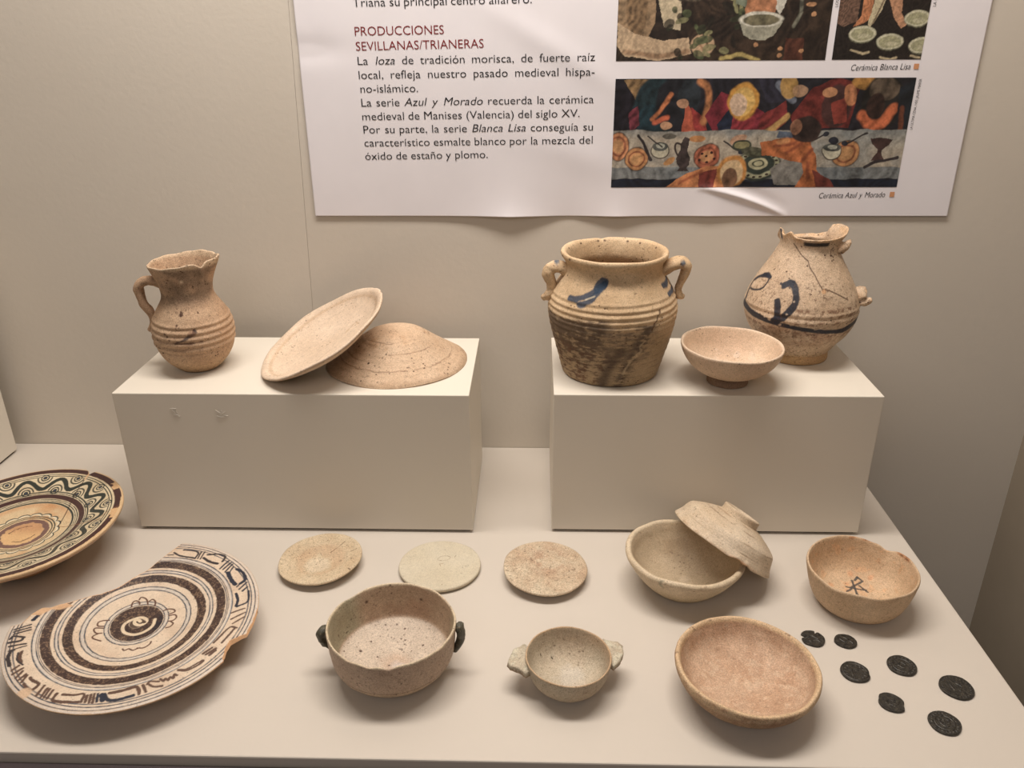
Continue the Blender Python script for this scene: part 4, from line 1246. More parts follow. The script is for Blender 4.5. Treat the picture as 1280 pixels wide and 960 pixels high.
def mark_paint(D):
    V, z = D['V'], D['z']
    c = Canvas(V[:, 0] * 1000, V[:, 1] * 1000)
    nz = noise(V, 400, 3)
    i = D['inn']
    c.put(i * sstep(.3, .9, nz) * .6, (226, 168, 116), .7)
    for a, b2, r in ((4, 28, 4), (-3, 16, 4), (-18, 14, 3), (-6, 8, 2.5), (20, 22, 3)):
        c.put(i * (1 - sstep(.3, 1.1, np.hypot(c.x - a, c.y - b2) / r + nz * .3)), (226, 158, 108), .6)
    g = (78, 76, 74)
    for p in ([(9.2, 24.6), (12.2, 19.5), (-0.8, 11.7)], [(3.2, 20.5), (2.6, 11.8), (1.5, 1.6)], [(-4.6, 12.4), (2.1, 10.2), (11.3, 8.0)], [(7.5, 13.8), (11.8, 5.4)], [(-6.3, 6.2), (-1.2, 9.4)], [(9.2, 24.6), (6.0, 21.0)]):
        c.c[:, :] = c.c
        d = c.dist(p, 3)
        c.put(i * (1 - sstep(.95, 1.35, d + nz * .2)), g, .92)
    w = sstep(.0355, .038, z)
    c.put(w * ((D['t'] > .1) & (D['t'] < 1.5)) * sstep(-.6, .4, nz), (196, 132, 84), .9)
    c.put(w * sstep(.35, .7, nz) * ((D['t'] > .1) & (D['t'] < 1.5)), (112, 74, 50), .8)
    return c.c


mb = turned('marked_bowl', [(.0285, 0), (.0315, .0008), (.0370, .0062), (.0412, .0150), (.0438, .0250), (.0456, .0345), (.0460, .0375)],
            [(.0452, .0391), (.0438, .0385), (.0424, .0310), (.0395, .0205), (.0345, .0120), (.027, .0078), (.012, .0064), (.0002, .0060)],
            M_mark, None, (.6876, -.0998, 0), n=360, ds=.0007, deform=mark_def, paint=mark_paint, rough_amp=.0004)
tag(mb, 'buff clay bowl with chipped rim and a dark grey sign painted inside', 'bowl')

# ------------------------------------------------------------------ thick rimmed bowl and the overturned bowl leaning on it
M_und = clay('sandy_bowl_glaze', (222, 200, 166), (208, 184, 148), speck=(150, 110, 76), speck_amt=.4, rough=.5, bump=.4, mottle=.2, pits=.4, spec=.4)


def und_paint(D):
    V, z = D['V'], D['z']
    c = Canvas(V[:, 0] * 1000, V[:, 1] * 1000)
    nz = noise(V, 400, 3)
    n2 = noise(V, 80, 5)
    i = D['inn']
    deep = i * (1 - sstep(.030, .0345, z))
    c.put(deep, (190, 166, 132), .75)
    c.put(deep * (1 - sstep(2, 9, np.hypot(c.x - 4, c.y - 3) + nz * 2)), (226, 204, 172), .7)
    c.put(deep * sstep(.1, .8, n2), (168, 140, 104), .5)
    c.put((~i) * (1 - sstep(.010, .026, z)), (204, 182, 138), .5)
    c.put(sstep(.033, .036, z) * sstep(.8, 1.1, nz), (140, 104, 76), .5)
    c.ell(-28, -44, 3, 1.0, (120, 122, 104), .5, soft=.6)
    return c.c


ub = turned('thick_rimmed_bowl', [(.0235, 0), (.0265, .0008), (.0350, .0085), (.0430, .0180), (.0490, .0270), (.0520, .0325)],
            [(.0529, .0352), (.0518, .0374), (.0498, .0382), (.0476, .0372), (.0462, .0335), (.0425, .0250), (.033, .0140), (.018, .0066), (.006, .0046), (.0002, .0046)],
            M_und, None, (.5366, -.0797, 0), n=360, ds=.0008, deform=wobble(.037, .0007, .008, .8), paint=und_paint, rot=tilt(0, .02), rough_amp=.0004)
tag(ub, 'sandy clay bowl with a thick rounded rim, propping up the overturned bowl', 'bowl')

M_lean = clay('pale_ribbed_bowl_clay', (226, 205, 176), (208, 182, 148), speck=(150, 108, 76), speck_amt=.45, rough=.55, bump=.4, mottle=.2, pits=.5, spec=.35)
LR = tilt(-.2738, .6025) @ Matrix.Rotation(math.pi, 3, 'X')
lbw = empty('overturned_bowl', (.5740, -.0598, .0318), 'overturned carinated clay bowl with a foot ring, leaning on the thick rimmed bowl', 'bowl', rot=LR)


def lbw_def(D):
    w = sstep(.046, .0505, D['r'])
    front = 1.7
    D['z'] = D['z'] - w * (.0030 * np.exp(-(wrap(D['t'] - front) / .12) ** 2) + .0018 * np.exp(-(wrap(D['t'] - front + .2) / .07) ** 2) - .0003 * np.sin(5 * D['t']))
    D['r'] = D['r'] + (~D['inn']) * .00007 * np.sin(D['z'] * 2600)


def lbw_paint(D):
    V, z = D['V'], D['z']
    c = Canvas(V[:, 0] * 1000, V[:, 1] * 1000)
    nz = noise(V, 420, 3)
    o = ~D['inn']
    for zz in (-.0275, -.024, -.0165, -.008):
        c.put(o * (1 - sstep(.0002, .0006, np.abs(z - zz + nz * .0003))) * sstep(-.1, .5, noise(V, 70, 6)), (150, 112, 80), .6)
    c.put(o * sstep(-.0035, -.001, z) * sstep(-.2, .5, nz), (186, 148, 108), .6)
    c.put(sstep(-.004, -.002, z) * np.exp(-(wrap(D['t'] - 1.65) / .2) ** 2), (214, 158, 110), .9)
    return c.c


turned('body', [(.0150, -.0295), (.0180, -.0290), (.0300, -.0245), (.0410, -.0190), (.0440, -.0165), (.0452, -.0135), (.0472, -.0070), (.0500, -.0018)],
       [(.0507, -.0004), (.0500, .0004), (.0488, .0), (.0455, -.0070), (.0425, -.0135), (.040, -.0160), (.029, -.0210), (.012, -.0250), (.0002, -.0255)],
       M_lean, lbw, n=360, ds=.0007, deform=lbw_def, paint=lbw_paint, rough_amp=.0004)
turned('foot_ring', [(.0125, -.0328), (.0140, -.0352), (.0172, -.0354), (.0182, -.0345), (.0180, -.0310), (.0185, -.0285)], [(.0180, -.0270), (.0140, -.0265), (.008, -.0265), (.0002, -.0265)], M_lean, lbw, n=160, ds=.0008)

# ------------------------------------------------------------------ seven coins
mc, ntc, bc = new_mat('dark_bronze')
tcc = N(ntc, 'ShaderNodeTexCoord')
nn1 = N(ntc, 'ShaderNodeTexNoise', Scale=420.0, Detail=5.0, Roughness=.7)
ntc.links.new(tcc.outputs['Object'], nn1.inputs['Vector'])
rmp = N(ntc, 'ShaderNodeValToRGB')
rmp.color_ramp.elements[0].position = .35
rmp.color_ramp.elements[0].color = L4((34, 31, 30))
rmp.color_ramp.elements[1].position = .75
rmp.color_ramp.elements[1].color = L4((80, 74, 62))
ntc.links.new(nn1.outputs['Fac'], rmp.inputs[0])
ntc.links.new(rmp.outputs[0], bc.inputs['Base Color'])
bpc = N(ntc, 'ShaderNodeBump', Strength=.6, Distance=.0006)
ntc.links.new(nn1.outputs['Fac'], bpc.inputs['Height'])
ntc.links.new(bpc.outputs[0], bc.inputs['Normal'])
bc.inputs['Roughness'].default_value = .42
bc.inputs['Metallic'].default_value = .35
M_coin = mc


def coin(cx, cy_, r, label, seed, relief, outline=None, squash=1.0, ang=0.0):
    n, m = 120, 34
    t = np.linspace(0, 2 * np.pi, n, endpoint=False)
    e = np.ones(n) * r * (1 + .012 * np.sin(3 * t + seed) + .010 * np.sin(5 * t + 2 * seed))
    if outline: e = e * np.interp(np.degrees(t), *zip(*outline), period=360)
    rs = np.concatenate([[0.01, .5, .93, 1.0, 1.0], np.linspace(.985, .01, m)])
    zs = np.concatenate([[0, 0, 0, .0004, .0013], np.full(m, .0017)])
    X = (rs[:, None] * e * np.cos(t)).ravel()
    Y = (rs[:, None] * e * np.sin(t) * squash).ravel()
    Z = np.repeat(zs, n)
    top = np.repeat(np.arange(len(rs)) > 4, n)
    cv = Canvas(X * 1000, Y * 1000)
    for kind in relief:
        if kind[0] == 'ring':
            cv.put((1 - sstep(.25, .6, np.abs(np.hypot(cv.x, cv.y) - kind[1]))), (255, 255, 255))
        elif kind[0] == 'dots':
            for k in range(kind[2]):
                a = 2 * np.pi * k / kind[2] + seed
                cv.ell(kind[1] * math.cos(a), kind[1] * math.sin(a), .75, .45, (255, 255, 255), ang=a, soft=.4)
        else:
            cv.stroke(curve_pts(kind[1], 4), .45, (255, 255, 255), .4)
    P = np.stack([X, Y, Z], -1)
    Z = Z + top * (cv.c[:, 3] * .00035 + noise(P, 1100, seed) * .00012) + top * (np.repeat(rs, n) > .93) * .0001
    V = np.stack([X, Y, Z], -1)
    k = len(rs)
    i = np.arange(k - 1)[:, None] * n
    j = np.arange(n)[None]
    j2 = (j + 1) % n
    Fq = np.stack([i + j, i + j2, i + n + j2, i + n + j], -1).reshape(-1, 4)
    o = mesh_obj('coin', V, Fq, M_coin, None, (cx, cy_, 0.0001))
    o.rotation_euler = (0, 0, ang)
    return tag(o, label, 'coin', 'dark old coins at the right front of the shelf')


coin(.6345, -.1500, .0097, 'dark coin with two notches broken out of its edge, nearest the shallow bowl', 1, [('s', [(-4, 1), (0, 3), (4, -1)]), ('s', [(-3, -3), (2, -2), (5, -4)])],
     [(0, 1), (25, 1.0), (50, .98), (58, .62), (66, .96), (110, 1), (150, .98), (160, .52), (172, .50), (180, .95), (215, 1), (240, .92), (300, 1.02), (350, 1)])
coin(.6607, -.1525, .0088, 'small oval dark coin just right of the notched coin', 2, [('s', [(-4, 2), (-1, -1), (3, 0), (5, -3)]), ('s', [(0, 4), (2, 2)])], [(0, 1.02), (60, .95), (100, .9), (150, 1), (180, 1.06), (240, .92), (300, 1)])
coin(.6562, -.1877, .0111, 'round dark worn coin below the notched coin', 3, [('ring', 9.2), ('s', [(-3, -4), (-2, 2), (2, 3)]), ('dots', 7.5, 14)], [(0, .98), (20, 1), (330, 1.02), (345, .93)])
coin(.6959, -.1798, .0112, 'round dark coin, upper middle one of the group, nearest the marked bowl', 4, [('ring', 7.2), ('dots', 9.2, 20), ('s', [(-3, 0), (0, 3), (3, 0), (0, -3), (-3, 0)])])
coin(.7284, -.2025, .0125, 'largest dark coin, with letter traces round its edge, nearest right shelf edge', 5, [('dots', 10.2, 26), ('s', [(-4, 3), (-3, -3)]), ('s', [(1, 4), (4, 0), (1, -4)])])
coin(.6722, -.2190, .0096, 'small irregular dark coin with clipped corners, lower left one of the group', 6, [('s', [(-4, 0), (-1, 2), (3, 1)]), ('s', [(1, -4), (4, -2), (6, 1)]), ('s', [(-2, -2), (0, -3)])], [(0, 1), (40, .93), (90, 1), (130, 1.04), (150, .9), (200, 1), (250, .95), (310, 1.08), (335, .9)])
coin(.7034, -.2380, .0113, 'dark coin with a crest in a ring, nearest the front edge of the shelf', 7, [('ring', 6.8), ('dots', 9.0, 22), ('s', [(-3, 3), (3, 3), (3, -1), (0, -4), (-3, -1), (-3, 3)]), ('s', [(0, 3), (0, -3)]), ('s', [(-3, 0), (3, 0)])])

# ------------------------------------------------------------------ poster
poster = empty('poster', (.4987, YW, .2827), 'white information poster with Spanish text and three printed pictures on the back wall', 'poster')
PX0, PX1, PZ0, PZ1 = .1634, .837, .2823, .640


def bulge(x, z):
    """distance of the sheet from the wall"""
    b = .0022 + .0006 * np.sin(x * 9 + 1) * np.sin(z * 11)
    h = z - PZ0
    for x0, a, w in ((.3745, .0058, .034), (.4880, .0034, .024), (.585, .0012, .02)):
        b = b + a * np.exp(-np.abs((x - x0) / w) ** 1.35) * np.exp(-h / .020)
    b = b - .0016 * np.exp(-((x - .4350) / .022) ** 2) * np.exp(-h / .03)
    # curled crease at the lower edge under the big picture
    t = np.clip((x - .578) / .090, 0, 1)
    zc = .3120 - .0150 * t - .0145 * t * t
    env = np.sin(np.pi * np.clip((x - .570) / .100, 0, 1)) ** .7
    d = (z - zc)
    b = b + env * (.0030 * np.exp(-(d / .0034) ** 2) - .0011 * np.exp(-((d - .009) / .006) ** 2))
    # dents
    b = b - .0013 * np.exp(-((x - .175) / .035) ** 2 - ((z - .448) / .012) ** 2)
    b = b + .0012 * np.exp(-((z - (.47 - (x - .38) * .55)) / .014) ** 2) * np.exp(-((x - .42) / .07) ** 2)
    b = b + .0010 * np.exp(-((z - (.36 - (x - .40) * .3)) / .018) ** 2) * np.exp(-((x - .44) / .05) ** 2)
    return np.maximum(b, .0009)


def sheet_pt(x, z, lift=0.0):
    return np.stack([x - .4987, -bulge(x, z) - lift, z - .2827], -1)


def grid_mesh(name, X, Z, lift, mat, par, paint=None, back=True, th=.0004):
    ny, nx = X.shape
    Vf = sheet_pt(X.ravel(), Z.ravel(), lift)
    i = np.arange(ny - 1)[:, None] * nx
    j = np.arange(nx - 1)[None]
    Fq = np.stack([i + j, i + j + 1, i + nx + j + 1, i + nx + j], -1).reshape(-1, 4)
    if back:
        Vb = Vf + np.array([0, th, 0])
        k = nx * ny
        loop = np.concatenate([np.arange(nx), np.arange(1, ny) * nx + nx - 1, (ny - 1) * nx + np.arange(nx - 2, -1, -1), np.arange(ny - 2, 0, -1) * nx])
        l2 = np.roll(loop, -1)
        Fe = np.stack([l2, loop, loop + k, l2 + k], -1)
        Fq = np.vstack([Fq, (Fq + k)[:, ::-1], Fe])
        Vf = np.vstack([Vf, Vb])
        if paint is not None: paint = np.vstack([paint, paint])
    return mesh_obj(name, Vf, Fq, mat, par, paint=paint)


zz = np.concatenate([np.arange(PZ0, .3295, .0009), np.arange(.3305, PZ1, .0025)])
xx = np.arange(PX0, PX1 + .0005, .0012)
Xg, Zg = np.meshgrid(xx, zz)
grid_mesh('sheet', Xg, Zg + 0.0 * Xg, 0, M_sheet, poster)


def picture(x0, x1, z0, z1, nx, nz, fn):
    X, Z = np.meshgrid(np.linspace(x0, x1, nx), np.linspace(z0, z1, nz))
    c = Canvas(((X - x0) / (x1 - x0)).ravel() * 100, ((z1 - Z) / (z1 - z0)).ravel() * 100 * (z1 - z0) / (x1 - x0), (40, 34, 32))
    fn(c)
    P = np.stack([c.x, c.y, 0 * c.x], -1)
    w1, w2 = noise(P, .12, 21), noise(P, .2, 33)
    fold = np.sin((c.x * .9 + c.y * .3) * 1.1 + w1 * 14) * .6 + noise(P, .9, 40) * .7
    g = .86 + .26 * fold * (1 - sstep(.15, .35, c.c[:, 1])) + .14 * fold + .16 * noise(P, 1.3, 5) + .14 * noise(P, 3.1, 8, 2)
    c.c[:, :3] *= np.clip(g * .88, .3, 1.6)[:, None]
    c.c[:, 3] = 1
    return grid_mesh('printed_picture', X, Z, .0003, M_print, poster, c.c, back=False)


def wobp(c, s, a):
    P = np.stack([c.x, c.y, 0 * c.x], -1)
    c.ox, c.oy = c.x.copy(), c.y.copy()
    c.x = c.x + noise(P, .45, s) * a
    c.y = c.y + noise(P, .45, s + 4) * a


def art_table(c):
    """plain table scene: cloth band with crockery below dark and coloured drapery (width 100, height 36.5)"""
    wobp(c, 3, .35)
    c.put(np.ones(len(c.x)), (38, 36, 44))
    # drapery above
    c.poly([(0, 0), (9, 0), (19, 20), (0, 16)], (34, 30, 38))
    c.poly([(2.5, 0), (12, 0), (7.5, 7.5)], (150, 116, 74))
    c.ell(14, 9, 7.5, 10, (30, 50, 56)); c.ell(12, 13, 4, 5, (36, 66, 78), .6, ang=.4)
    c.ell(21, 7, 7, 8, (34, 34, 40)); c.ell(25, 6, 4, 6, (44, 52, 58), .8)
    c.poly([(24, 7), (27, 11), (29, 17), (23.5, 17)], (190, 88, 62)); c.poly([(26, 9), (30, 12), (32, 16.5), (28, 17)], (168, 58, 54))
    c.stroke(curve_pts([(28, 1), (31, 3), (32, 8), (30.5, 14)]), 1.0, (190, 120, 72), 1.2)
    c.poly([(5, 11), (8, 9), (9, 15), (6, 18)], (122, 50, 62))
    c.stroke([(13, 13), (16, 10), (19, 5)], .7, (206, 118, 70), .8); c.stroke([(14, 14), (18, 12.5)], .8, (208, 100, 66), .8)
    c.ell(18, 15, 2.2, 1.2, (202, 150, 112)); c.ell(23, 8, 2.2, 1.6, (190, 140, 106))
    c.poly([(31, 12), (36, 4), (47, 9), (52, 12), (52, 22), (36, 21)], (134, 42, 54))
    c.ell(42, 13, 6, 6.5, (150, 48, 56), .8); c.poly([(35, 15), (40, 8), (40, 20), (37, 21)], (32, 40, 60))
    c.ell(43.5, 7.5, 5.2, 6.2, (214, 150, 60)); c.ell(43.5, 7.5, 3.8, 4.8, (232, 184, 96)); c.ell(42, 8.5, 3.0, 3.8, (226, 190, 158))
    c.poly([(48, 0), (60, 0), (60, 7), (51, 8)], (46, 44, 58)); c.stroke([(55, 2), (60, 7)], 1.2, (112, 118, 132), .6)
    c.poly([(50, 12), (58, 7), (59, 14), (53, 20), (49, 20)], (132, 48, 46)); c.stroke([(50, 19.5), (55, 16), (59, 12)], 1.0, (206, 160, 92), .8)
    c.ell(58.5, 2.5, 3, 4, (192, 146, 74), .9); c.ell(62, 4, 2.5, 2, (208, 160, 120), .7)
    c.poly([(60, 12), (66, 3), (74, 0), (82, 2), (80, 16), (62, 16)], (116, 42, 38)); c.ell(70, 10, 6, 6, (134, 52, 44), .7)
    c.ell(75, 9, 5, 7, (60, 46, 44), .8); c.poly([(73, 8), (78, 6), (79, 14), (75, 15)], (150, 60, 48))
    c.ell(72, 4.5, 2.6, 1.6, (206, 142, 96)); c.ell(79, 5.5, 2.2, 3.4, (204, 130, 84), .9, ang=-.3)
    c.ell(84, 1.5, 5, 2.6, (178, 124, 56)); c.ell(90, 8, 7, 9.5, (36, 34, 32)); c.ell(90, 3.5, 5, 4, (98, 82, 66))
    c.stroke(curve_pts([(84, 12), (87, 15), (91, 14.5), (94, 10)]), 1.7, (206, 104, 62), 1.2); c.ell(88, 9, 3, 4, (56, 36, 30))
    c.poly([(95, 3), (100, 0), (100, 17), (96, 17)], (30, 36, 44))
    c.stroke([(97, 10), (97.5, 17)], .8, (124, 66, 44), .8)
    # cloth
    tb = 16.8
    P = np.stack([c.x, c.y, 0 * c.x], -1)
    n = noise(P, .25, 2)
    cl = sstep(tb - .2, tb + .2, c.y) * (1 - sstep(33, 33.3, c.y))
    c.put(cl, (186, 172, 150)); c.put(cl * sstep(-.2, .8, n), (150, 150, 144), .7)
    c.put(cl * sstep(29.0, 29.4, c.y), (112, 120, 124), .85); c.put(cl * sstep(56, 82, c.x) * (1 - sstep(18, 26, c.y)), (150, 158, 156), .5)
    c.put(cl * (1 - sstep(17, 20, c.y)), (126, 132, 132), .6)
    c.put(sstep(33.0, 33.3, c.y), (28, 34, 50))
    c.poly([(57, 17), (68, 18), (68, 20), (56, 19)], (70, 92, 122), .8)
    # crockery and cutlery
    out = (58, 40, 34)
    for x, y, rx, ry, k in ((2, 22, 3.6, 4.6, 0), (8.5, 26.5, 3.8, 3.9, 1), (33, 25.5, 4.3, 4.1, 2), (80.5, 24.5, 4.6, 4.4, 1)):
        c.ell(x, y, rx + .3, ry + .3, out); c.ell(x, y, rx, ry, ((196, 128, 84), (206, 142, 88), (190, 104, 74))[k])
        c.ell(x, y, rx * .75, ry * .75, (140, 72, 48), .9, ring=.18); c.ell(x, y, rx * .5, ry * .5, (214, 158, 100), .7)
    for a, b2 in ((31.2, 24.5), (34.4, 24.2), (33.2, 27.6), (30.6, 26.6), (35.6, 26.4), (32.8, 25.4)): c.ell(a, b2, .5, .45, (60, 30, 26))
    for x, y in ((16.5, 22.5), (75.5, 23.2)):
        c.ell(x, y + .8, 3.4, 2.8, out); c.ell(x, y + .7, 3.1, 2.5, (208, 200, 172)); c.ell(x, y - .6, 2.9, 1.4, (96, 98, 92)); c.ell(x, y - .8, 1.6, .8, (196, 196, 176), .9)
    c.ell(20, 27, 2.3, 1.1, (208, 148, 88), ang=-.6); c.ell(29, 19.4, 2.6, 1.1, (206, 140, 82)); c.ell(19.5, 18.4, 2.6, 1.0, (110, 104, 92))
    jugp = [(24.3, 19.6), (25, 18.6), (26.6, 19.4), (26.2, 21), (25.8, 23), (27.4, 26), (27, 28.4), (26, 29.6), (27, 30.8), (22.6, 30.8), (23.6, 29.6), (22.6, 28), (22.4, 26), (23.8, 23), (23.6, 21)]
    c.poly(jugp, (70, 58, 56)); c.stroke(curve_pts([(23.8, 21), (22.2, 20.8), (22, 23), (23, 25)]), .35, (60, 48, 46), .3)
    c.poly([(88.2, 19.5), (96, 19.5), (95, 21.5), (92.6, 23.5), (92.6, 24.6), (94.2, 27.2), (89.6, 27.2), (91.2, 24.6), (91.2, 23.5), (89, 21.5)], (84, 58, 54))
    for p, w in (([(12, 18.6), (17, 22)], .25), ([(8.8, 18.6), (11, 22)], .5), ([(11, 22), (13.2, 26.6)], .55), ([(38, 20.5), (43.5, 24)], .25), ([(66, 21), (72, 18.2)], .3), ([(80, 20.8), (87, 18.2)], .3), ([(87.5, 29.2), (91, 27.6), (98.5, 26)], .5)):
        c.stroke(p, w, (54, 46, 48), .25)
    for a, b2, r in ((44.3, 24.4, 1.0), (73, 17.9, 1.0), (79.2, 21, 1.1), (75.6, 20.2, 1.6)): c.ell(a, b2, r, r * .8, (44, 46, 56))
    c.ell(43, 20.0, 3.0, 1.5, (196, 150, 118), ang=-.4)
    # big green patterned dish
    c.ell(51, 28.5, 8.0, 5.2, (44, 52, 46)); c.ell(51, 28.3, 7.2, 4.5, (176, 176, 140)); c.ell(51, 28.1, 5.6, 3.5, (52, 62, 54)); c.ell(51, 28, 3.4, 2.1, (190, 184, 144)); c.ell(51, 28, 2.2, 1.3, (88, 92, 70), ring=.3)
    for k in range(18):
        a = 2 * np.pi * k / 18
        c.ell(51 + 6.4 * math.cos(a), 28.4 + 4.0 * math.sin(a), .6, .35, (60, 48, 38))
    c.ell(44.5, 22.0, 3.4, 1.9, (60, 66, 52)); c.ell(44.5, 21.9, 2.6, 1.3, (150, 142, 96)); c.ell(48.5, 24, 4, 1.7, (84, 84, 62), .9)
    # orange and ochre drapery in front
    c.poly([(51, 21), (56, 19.5), (62, 19), (68, 20.5), (70, 25), (71.5, 30), (75, 36.5), (64, 36.5), (67, 31), (65, 28), (58, 26), (52, 25)], (192, 106, 58))
    for p in ([(56, 22), (63, 21)], [(60, 24.5), (65, 21.5)], [(66, 27), (69, 23)], [(69, 33), (68, 28)]): c.stroke(p, .6, (134, 64, 42), 1.0, .8)
    c.stroke([(57, 20.6), (60, 20)], .8, (222, 150, 92), 1.2); c.ell(66, 16.5, 5, 4.6, (58, 42, 38)); c.ell(62.5, 15.6, 2, 2.6, (158, 106, 78))
    c.poly([(55, 30), (60, 26.5), (66, 28), (67, 31), (65, 35), (57, 35)], (140, 136, 128), .95); c.poly([(70, 30), (76, 33), (79, 36.5), (72, 36.5)], (122, 54, 44))
    c.poly([(18, 36.5), (26, 31.5), (33, 29), (39, 29), (40, 36.5)], (212, 132, 80)); c.poly([(31, 31), (37, 30), (36, 36.5), (31, 36.5)], (134, 56, 48))
    c.stroke([(24, 35), (32, 30.5)], .5, (176, 96, 60), .8)
    c.ell(42, 30.5, 5.2, 5.2, (206, 138, 66)); c.ell(42, 31, 4, 4.2, (226, 190, 140)); c.ell(41.5, 33, 2.6, 3.5, (136, 96, 70))


def art_fruit(c):
    """dark still life with leaves, pale drapery and a white bowl (only its lower third is in view)"""
    wobp(c, 5, .4)
    H_ = c.oy.max()
    y = c.y - (H_ - 29)
    c.y = y
    c.put(np.ones(len(c.x)), (48, 36, 28))
    P = np.stack([c.x, c.y, 0 * c.x], -1)
    c.put(sstep(-.3, .8, noise(P, .2, 6)), (70, 52, 38), .7)
    c.poly([(0, -30), (16, -30), (18, 12), (14, 20), (0, 14)], (164, 132, 96)); c.ell(9, 6, 5, 12, (128, 98, 66), .8)
    c.poly([(16, -6), (26, -6), (30, 6), (30, 16), (22, 14)], (206, 186, 150)); c.ell(34, -2, 10, 5, (98, 86, 68), .9)
    c.poly([(0, 12), (8, 17), (22, 20), (34, 19), (36, 26), (20, 29), (4, 27), (0, 22)], (206, 174, 136)); c.stroke([(4, 25), (20, 27), (34, 25)], 1.2, (150, 112, 80), 1.5, .8)
    c.ell(41, 22, 5.6, 5, (206, 168, 128)); c.stroke([(41, 19), (45, 24)], .5, (140, 100, 70), .6); c.stroke([(38, 19), (42, 25)], .4, (150, 110, 80), .6)
    rs = np.random.RandomState(4)
    for k in range(46):
        a, b2 = rs.uniform(22, 62), rs.uniform(-6, 28)
        c.ell(a, b2, rs.uniform(1.2, 3.4), rs.uniform(.8, 2), ((86, 94, 60), (54, 56, 38), (140, 136, 92), (40, 34, 26))[k % 4], .85, ang=rs.uniform(0, 3))
    c.poly([(58, -10), (76, -10), (74, 8), (60, 9)], (196, 128, 86)); c.poly([(54, -6), (60, 0), (60, 6), (55, 4)], (128, 136, 112)); c.poly([(75, -4), (79, 2), (76, 9), (74, 6)], (214, 208, 190))
    c.poly([(57, 12), (78, 12), (74, 18), (70, 20), (64, 20), (60, 18)], (168, 164, 142)); c.ell(67.5, 11, 10.4, 3.4, (222, 216, 196)); c.ell(67.5, 11.4, 8.8, 2.4, (120, 112, 84))
    c.poly([(80, 19), (89, 19), (89, 30), (80, 30)], (92, 50, 36)); c.stroke([(84, -10), (86, 8), (83, 14)], .8, (120, 118, 100), .8)
    for a, b2 in ((90, 0), (90, 5), (89, -4), (92, 9), (78, 24), (78, 27), (66, 22), (88, 25)):
        c.ell(a, b2, 2.4 if b2 < 8 else 1.2, 1.0, (206, 148, 100), .9)
    c.stroke([(50, 28), (60, 26), (68, 29)], .9, (190, 166, 96), 1.0)


def art_bowls(c):
    """dark picture with four white bowls (only its lower third is in view)"""
    wobp(c, 8, .4)
    H_ = c.oy.max()
    c.y = c.y - (H_ - 62)
    c.put(np.ones(len(c.x)), (40, 32, 28))
    c.poly([(0, -60), (24, -60), (22, 22), (8, 28), (0, 24)], (120, 88, 70))
    c.poly([(26, -60), (40, -60), (36, 20), (30, 24), (18, 28), (26, 16)], (204, 128, 82))
    c.poly([(48, -60), (60, -60), (48, 10), (38, 28), (34, 26)], (206, 190, 150)); c.stroke([(52, -10), (40, 24)], 1.0, (130, 110, 84), 1.0)
    c.poly([(46, -60), (62, -60), (70, 14), (78, 26), (72, 30), (62, 18), (50, -8)], (206, 148, 108))
    for x, y, rx in ((88, 20, 14), (30, 36, 15), (62, 44, 15), (98, 48, 14)):
        c.ell(x, y, rx, 9, (110, 108, 84)); c.ell(x, y - .8, rx, 8.4, (212, 206, 172)); c.ell(x, y - .4, rx * .84, 6.4, (176, 172, 132)); c.ell(x + 2, y + 1.5, rx * .5, 2.5, (204, 196, 160), .8)
    for p in ([(20, 52), (34, 56), (40, 54)], [(54, 60), (66, 62), (72, 60)], [(88, 58), (98, 60)]): c.stroke(p, 1.2, (200, 180, 140), 1.4)


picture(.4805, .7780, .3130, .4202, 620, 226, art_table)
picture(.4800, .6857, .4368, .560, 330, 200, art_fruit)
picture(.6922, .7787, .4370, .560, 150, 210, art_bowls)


# lettering
def glyph_mesh(txt, shear=0.0):
    cu = bpy.data.curves.new('lettering', 'FONT')
    cu.body = txt
    cu.size = 1.0
    cu.shear = shear
    cu.offset = -0.006
    cu.resolution_u = 3
    cu.fill_mode = 'FRONT'
    o = bpy.data.objects.new('lettering', cu)
    COL.objects.link(o)
    me = bpy.data.meshes.new_from_object(o.evaluated_get(bpy.context.evaluated_depsgraph_get()))
    n = len(me.vertices)
    V = np.zeros(n * 3)
    me.vertices.foreach_get('co', V)
    V = V.reshape(-1, 3)[:, :2]
    F = [tuple(p.vertices) for p in me.polygons]
    bpy.data.meshes.remove(me)
    bpy.data.objects.remove(o)
    bpy.data.curves.remove(cu)
    return V, F


CAPH = glyph_mesh('H')[0][:, 1].max()


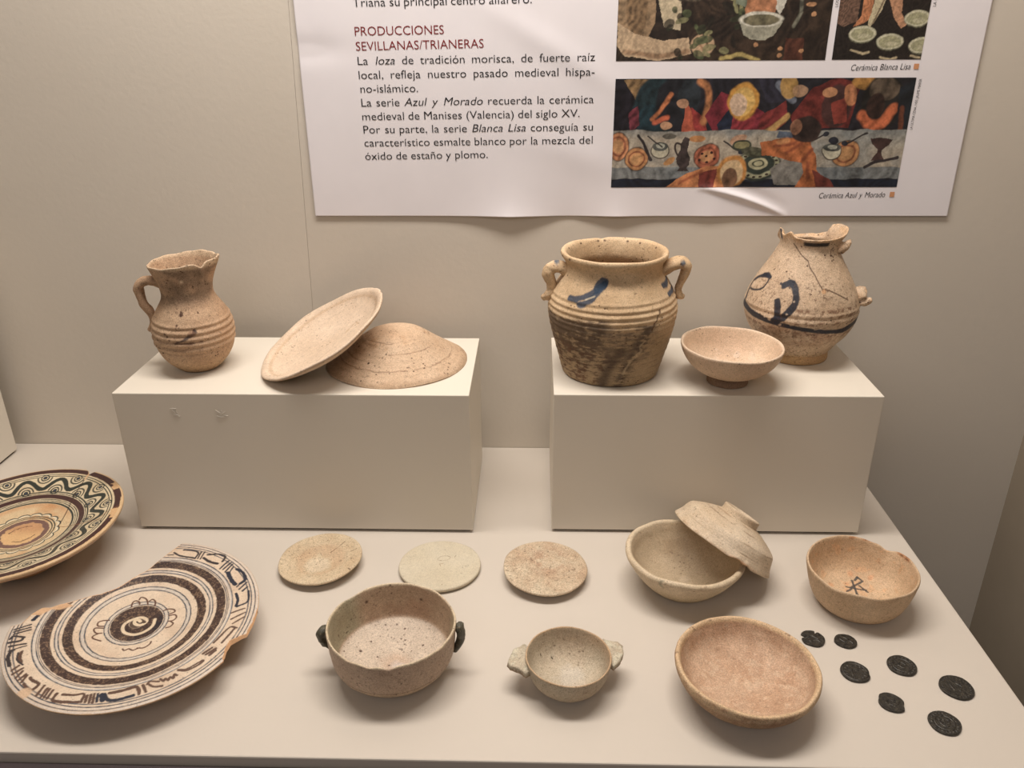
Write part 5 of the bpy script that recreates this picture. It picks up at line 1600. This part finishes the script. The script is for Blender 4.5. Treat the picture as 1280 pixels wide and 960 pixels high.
def text_line(name, words, x0, z0, x1, z1, cap, mat, sx=None, vertical=False, space=.30):
    """words: list of (text, italic). Baseline runs from (x0,z0) to (x1,z1); width is filled by spaces (sx given) or by stretching"""
    s = cap / CAPH
    L = math.hypot(x1 - x0, z1 - z0)
    gl = [glyph_mesh(w, .22 if it else 0.0) for w, it in words]
    ws = [g[0][:, 0].max() - min(0, g[0][:, 0].min()) for g in gl]
    if sx is None or len(words) == 1:
        fx = L / (s * (sum(ws) + space * (len(words) - 1)))
        gap = space * s * fx
    else:
        fx = sx
        gap = (L - s * fx * sum(ws)) / max(len(words) - 1, 1)
    V, F = [], []
    cur, k = 0.0, 0
    dx, dz = (x1 - x0) / L, (z1 - z0) / L
    for (g, f), w in zip(gl, ws):
        u = cur + g[:, 0] * s * fx
        v = g[:, 1] * s
        V.append(np.stack([x0 + u * dx - v * dz, z0 + u * dz + v * dx], -1))
        F += [tuple(i + k for i in p) for p in f]
        k += len(g)
        cur += w * s * fx + gap
    V = np.vstack(V)
    P = sheet_pt(V[:, 0], V[:, 1], .00030)
    me = bpy.data.meshes.new(name)
    me.from_pydata([tuple(p) for p in P], [], F)
    me.materials.append(mat)
    o = bpy.data.objects.new(name, me)
    COL.objects.link(o)
    o.parent = poster
    return fx


def W(s):
    return [(w.strip('_'), w.startswith('_')) for w in s.split(' ')]


BC = .0076
fx = text_line('body_text', W('La serie _Azul _y _Morado recuerda la cerámica'), .2218, .3946, .4593, .3974, BC, M_ink, None, space=.36)
text_line('body_text', W('Triana su principal centro alfarero.'), .2216, .4872, .3964, .4894, BC, M_ink, fx)
text_line('heading_text', W('PRODUCCIONES'), .2208, .4613, .3100, .4624, .0080, M_red)
text_line('heading_text', W('SEVILLANAS/TRIANERAS'), .2211, .4476, .3490, .4497, .0080, M_red)
text_line('body_text', W('La _loza de tradición morisca, de fuerte raíz'), .2213, .4343, .4593, .4371, BC, M_ink, fx)
text_line('body_text', W('local, refleja nuestro pasado medieval hispa-'), .2214, .4211, .4592, .4235, BC, M_ink, fx)
text_line('body_text', W('no-islámico.'), .2221, .4080, .2815, .4086, BC, M_ink)
text_line('body_text', W('medieval de Manises (Valencia) del siglo XV.'), .2218, .3812, .4455, .3839, BC, M_ink, fx)
text_line('body_text', W('Por su parte, la serie _Blanca _Lisa conseguía su'), .2219, .3682, .4594, .3707, BC, M_ink, fx)
text_line('body_text', W('característico esmalte blanco por la mezcla del'), .2222, .3550, .4596, .3577, BC, M_ink, fx)
text_line('body_text', W('óxido de estaño y plomo.'), .2220, .3415, .3511, .3434, BC, M_ink)
text_line('caption_text', W('_Cerámica _Blanca _Lisa'), .7116, .4268, .7702, .4278, .0056, M_ink)
text_line('caption_text', W('_Cerámica _Azul _y _Morado'), .6984, .3014, .7676, .3026, .0056, M_ink)
text_line('credit_text', W('LA ÚLTIMA CENA, 1450, JAUME FERRER'), .7832, .3703, .7836, .4189, .0026, M_ink, None)
text_line('credit_text', W('LOS'), .6908, .4838, .6908, .4905, .0026, M_ink)
text_line('credit_text', W('LA C'), .7838, .4838, .7838, .4920, .0028, M_ink)


def marker(x0, x1, z0, z1):
    X, Z = np.meshgrid(np.linspace(x0, x1, 4), np.linspace(z0, z1, 4))
    grid_mesh('colour_square', X, Z, .0004, M_orange, poster, back=False)


marker(.7733, .7782, .4280, .4330)
marker(.7722, .7770, .3028, .3080)
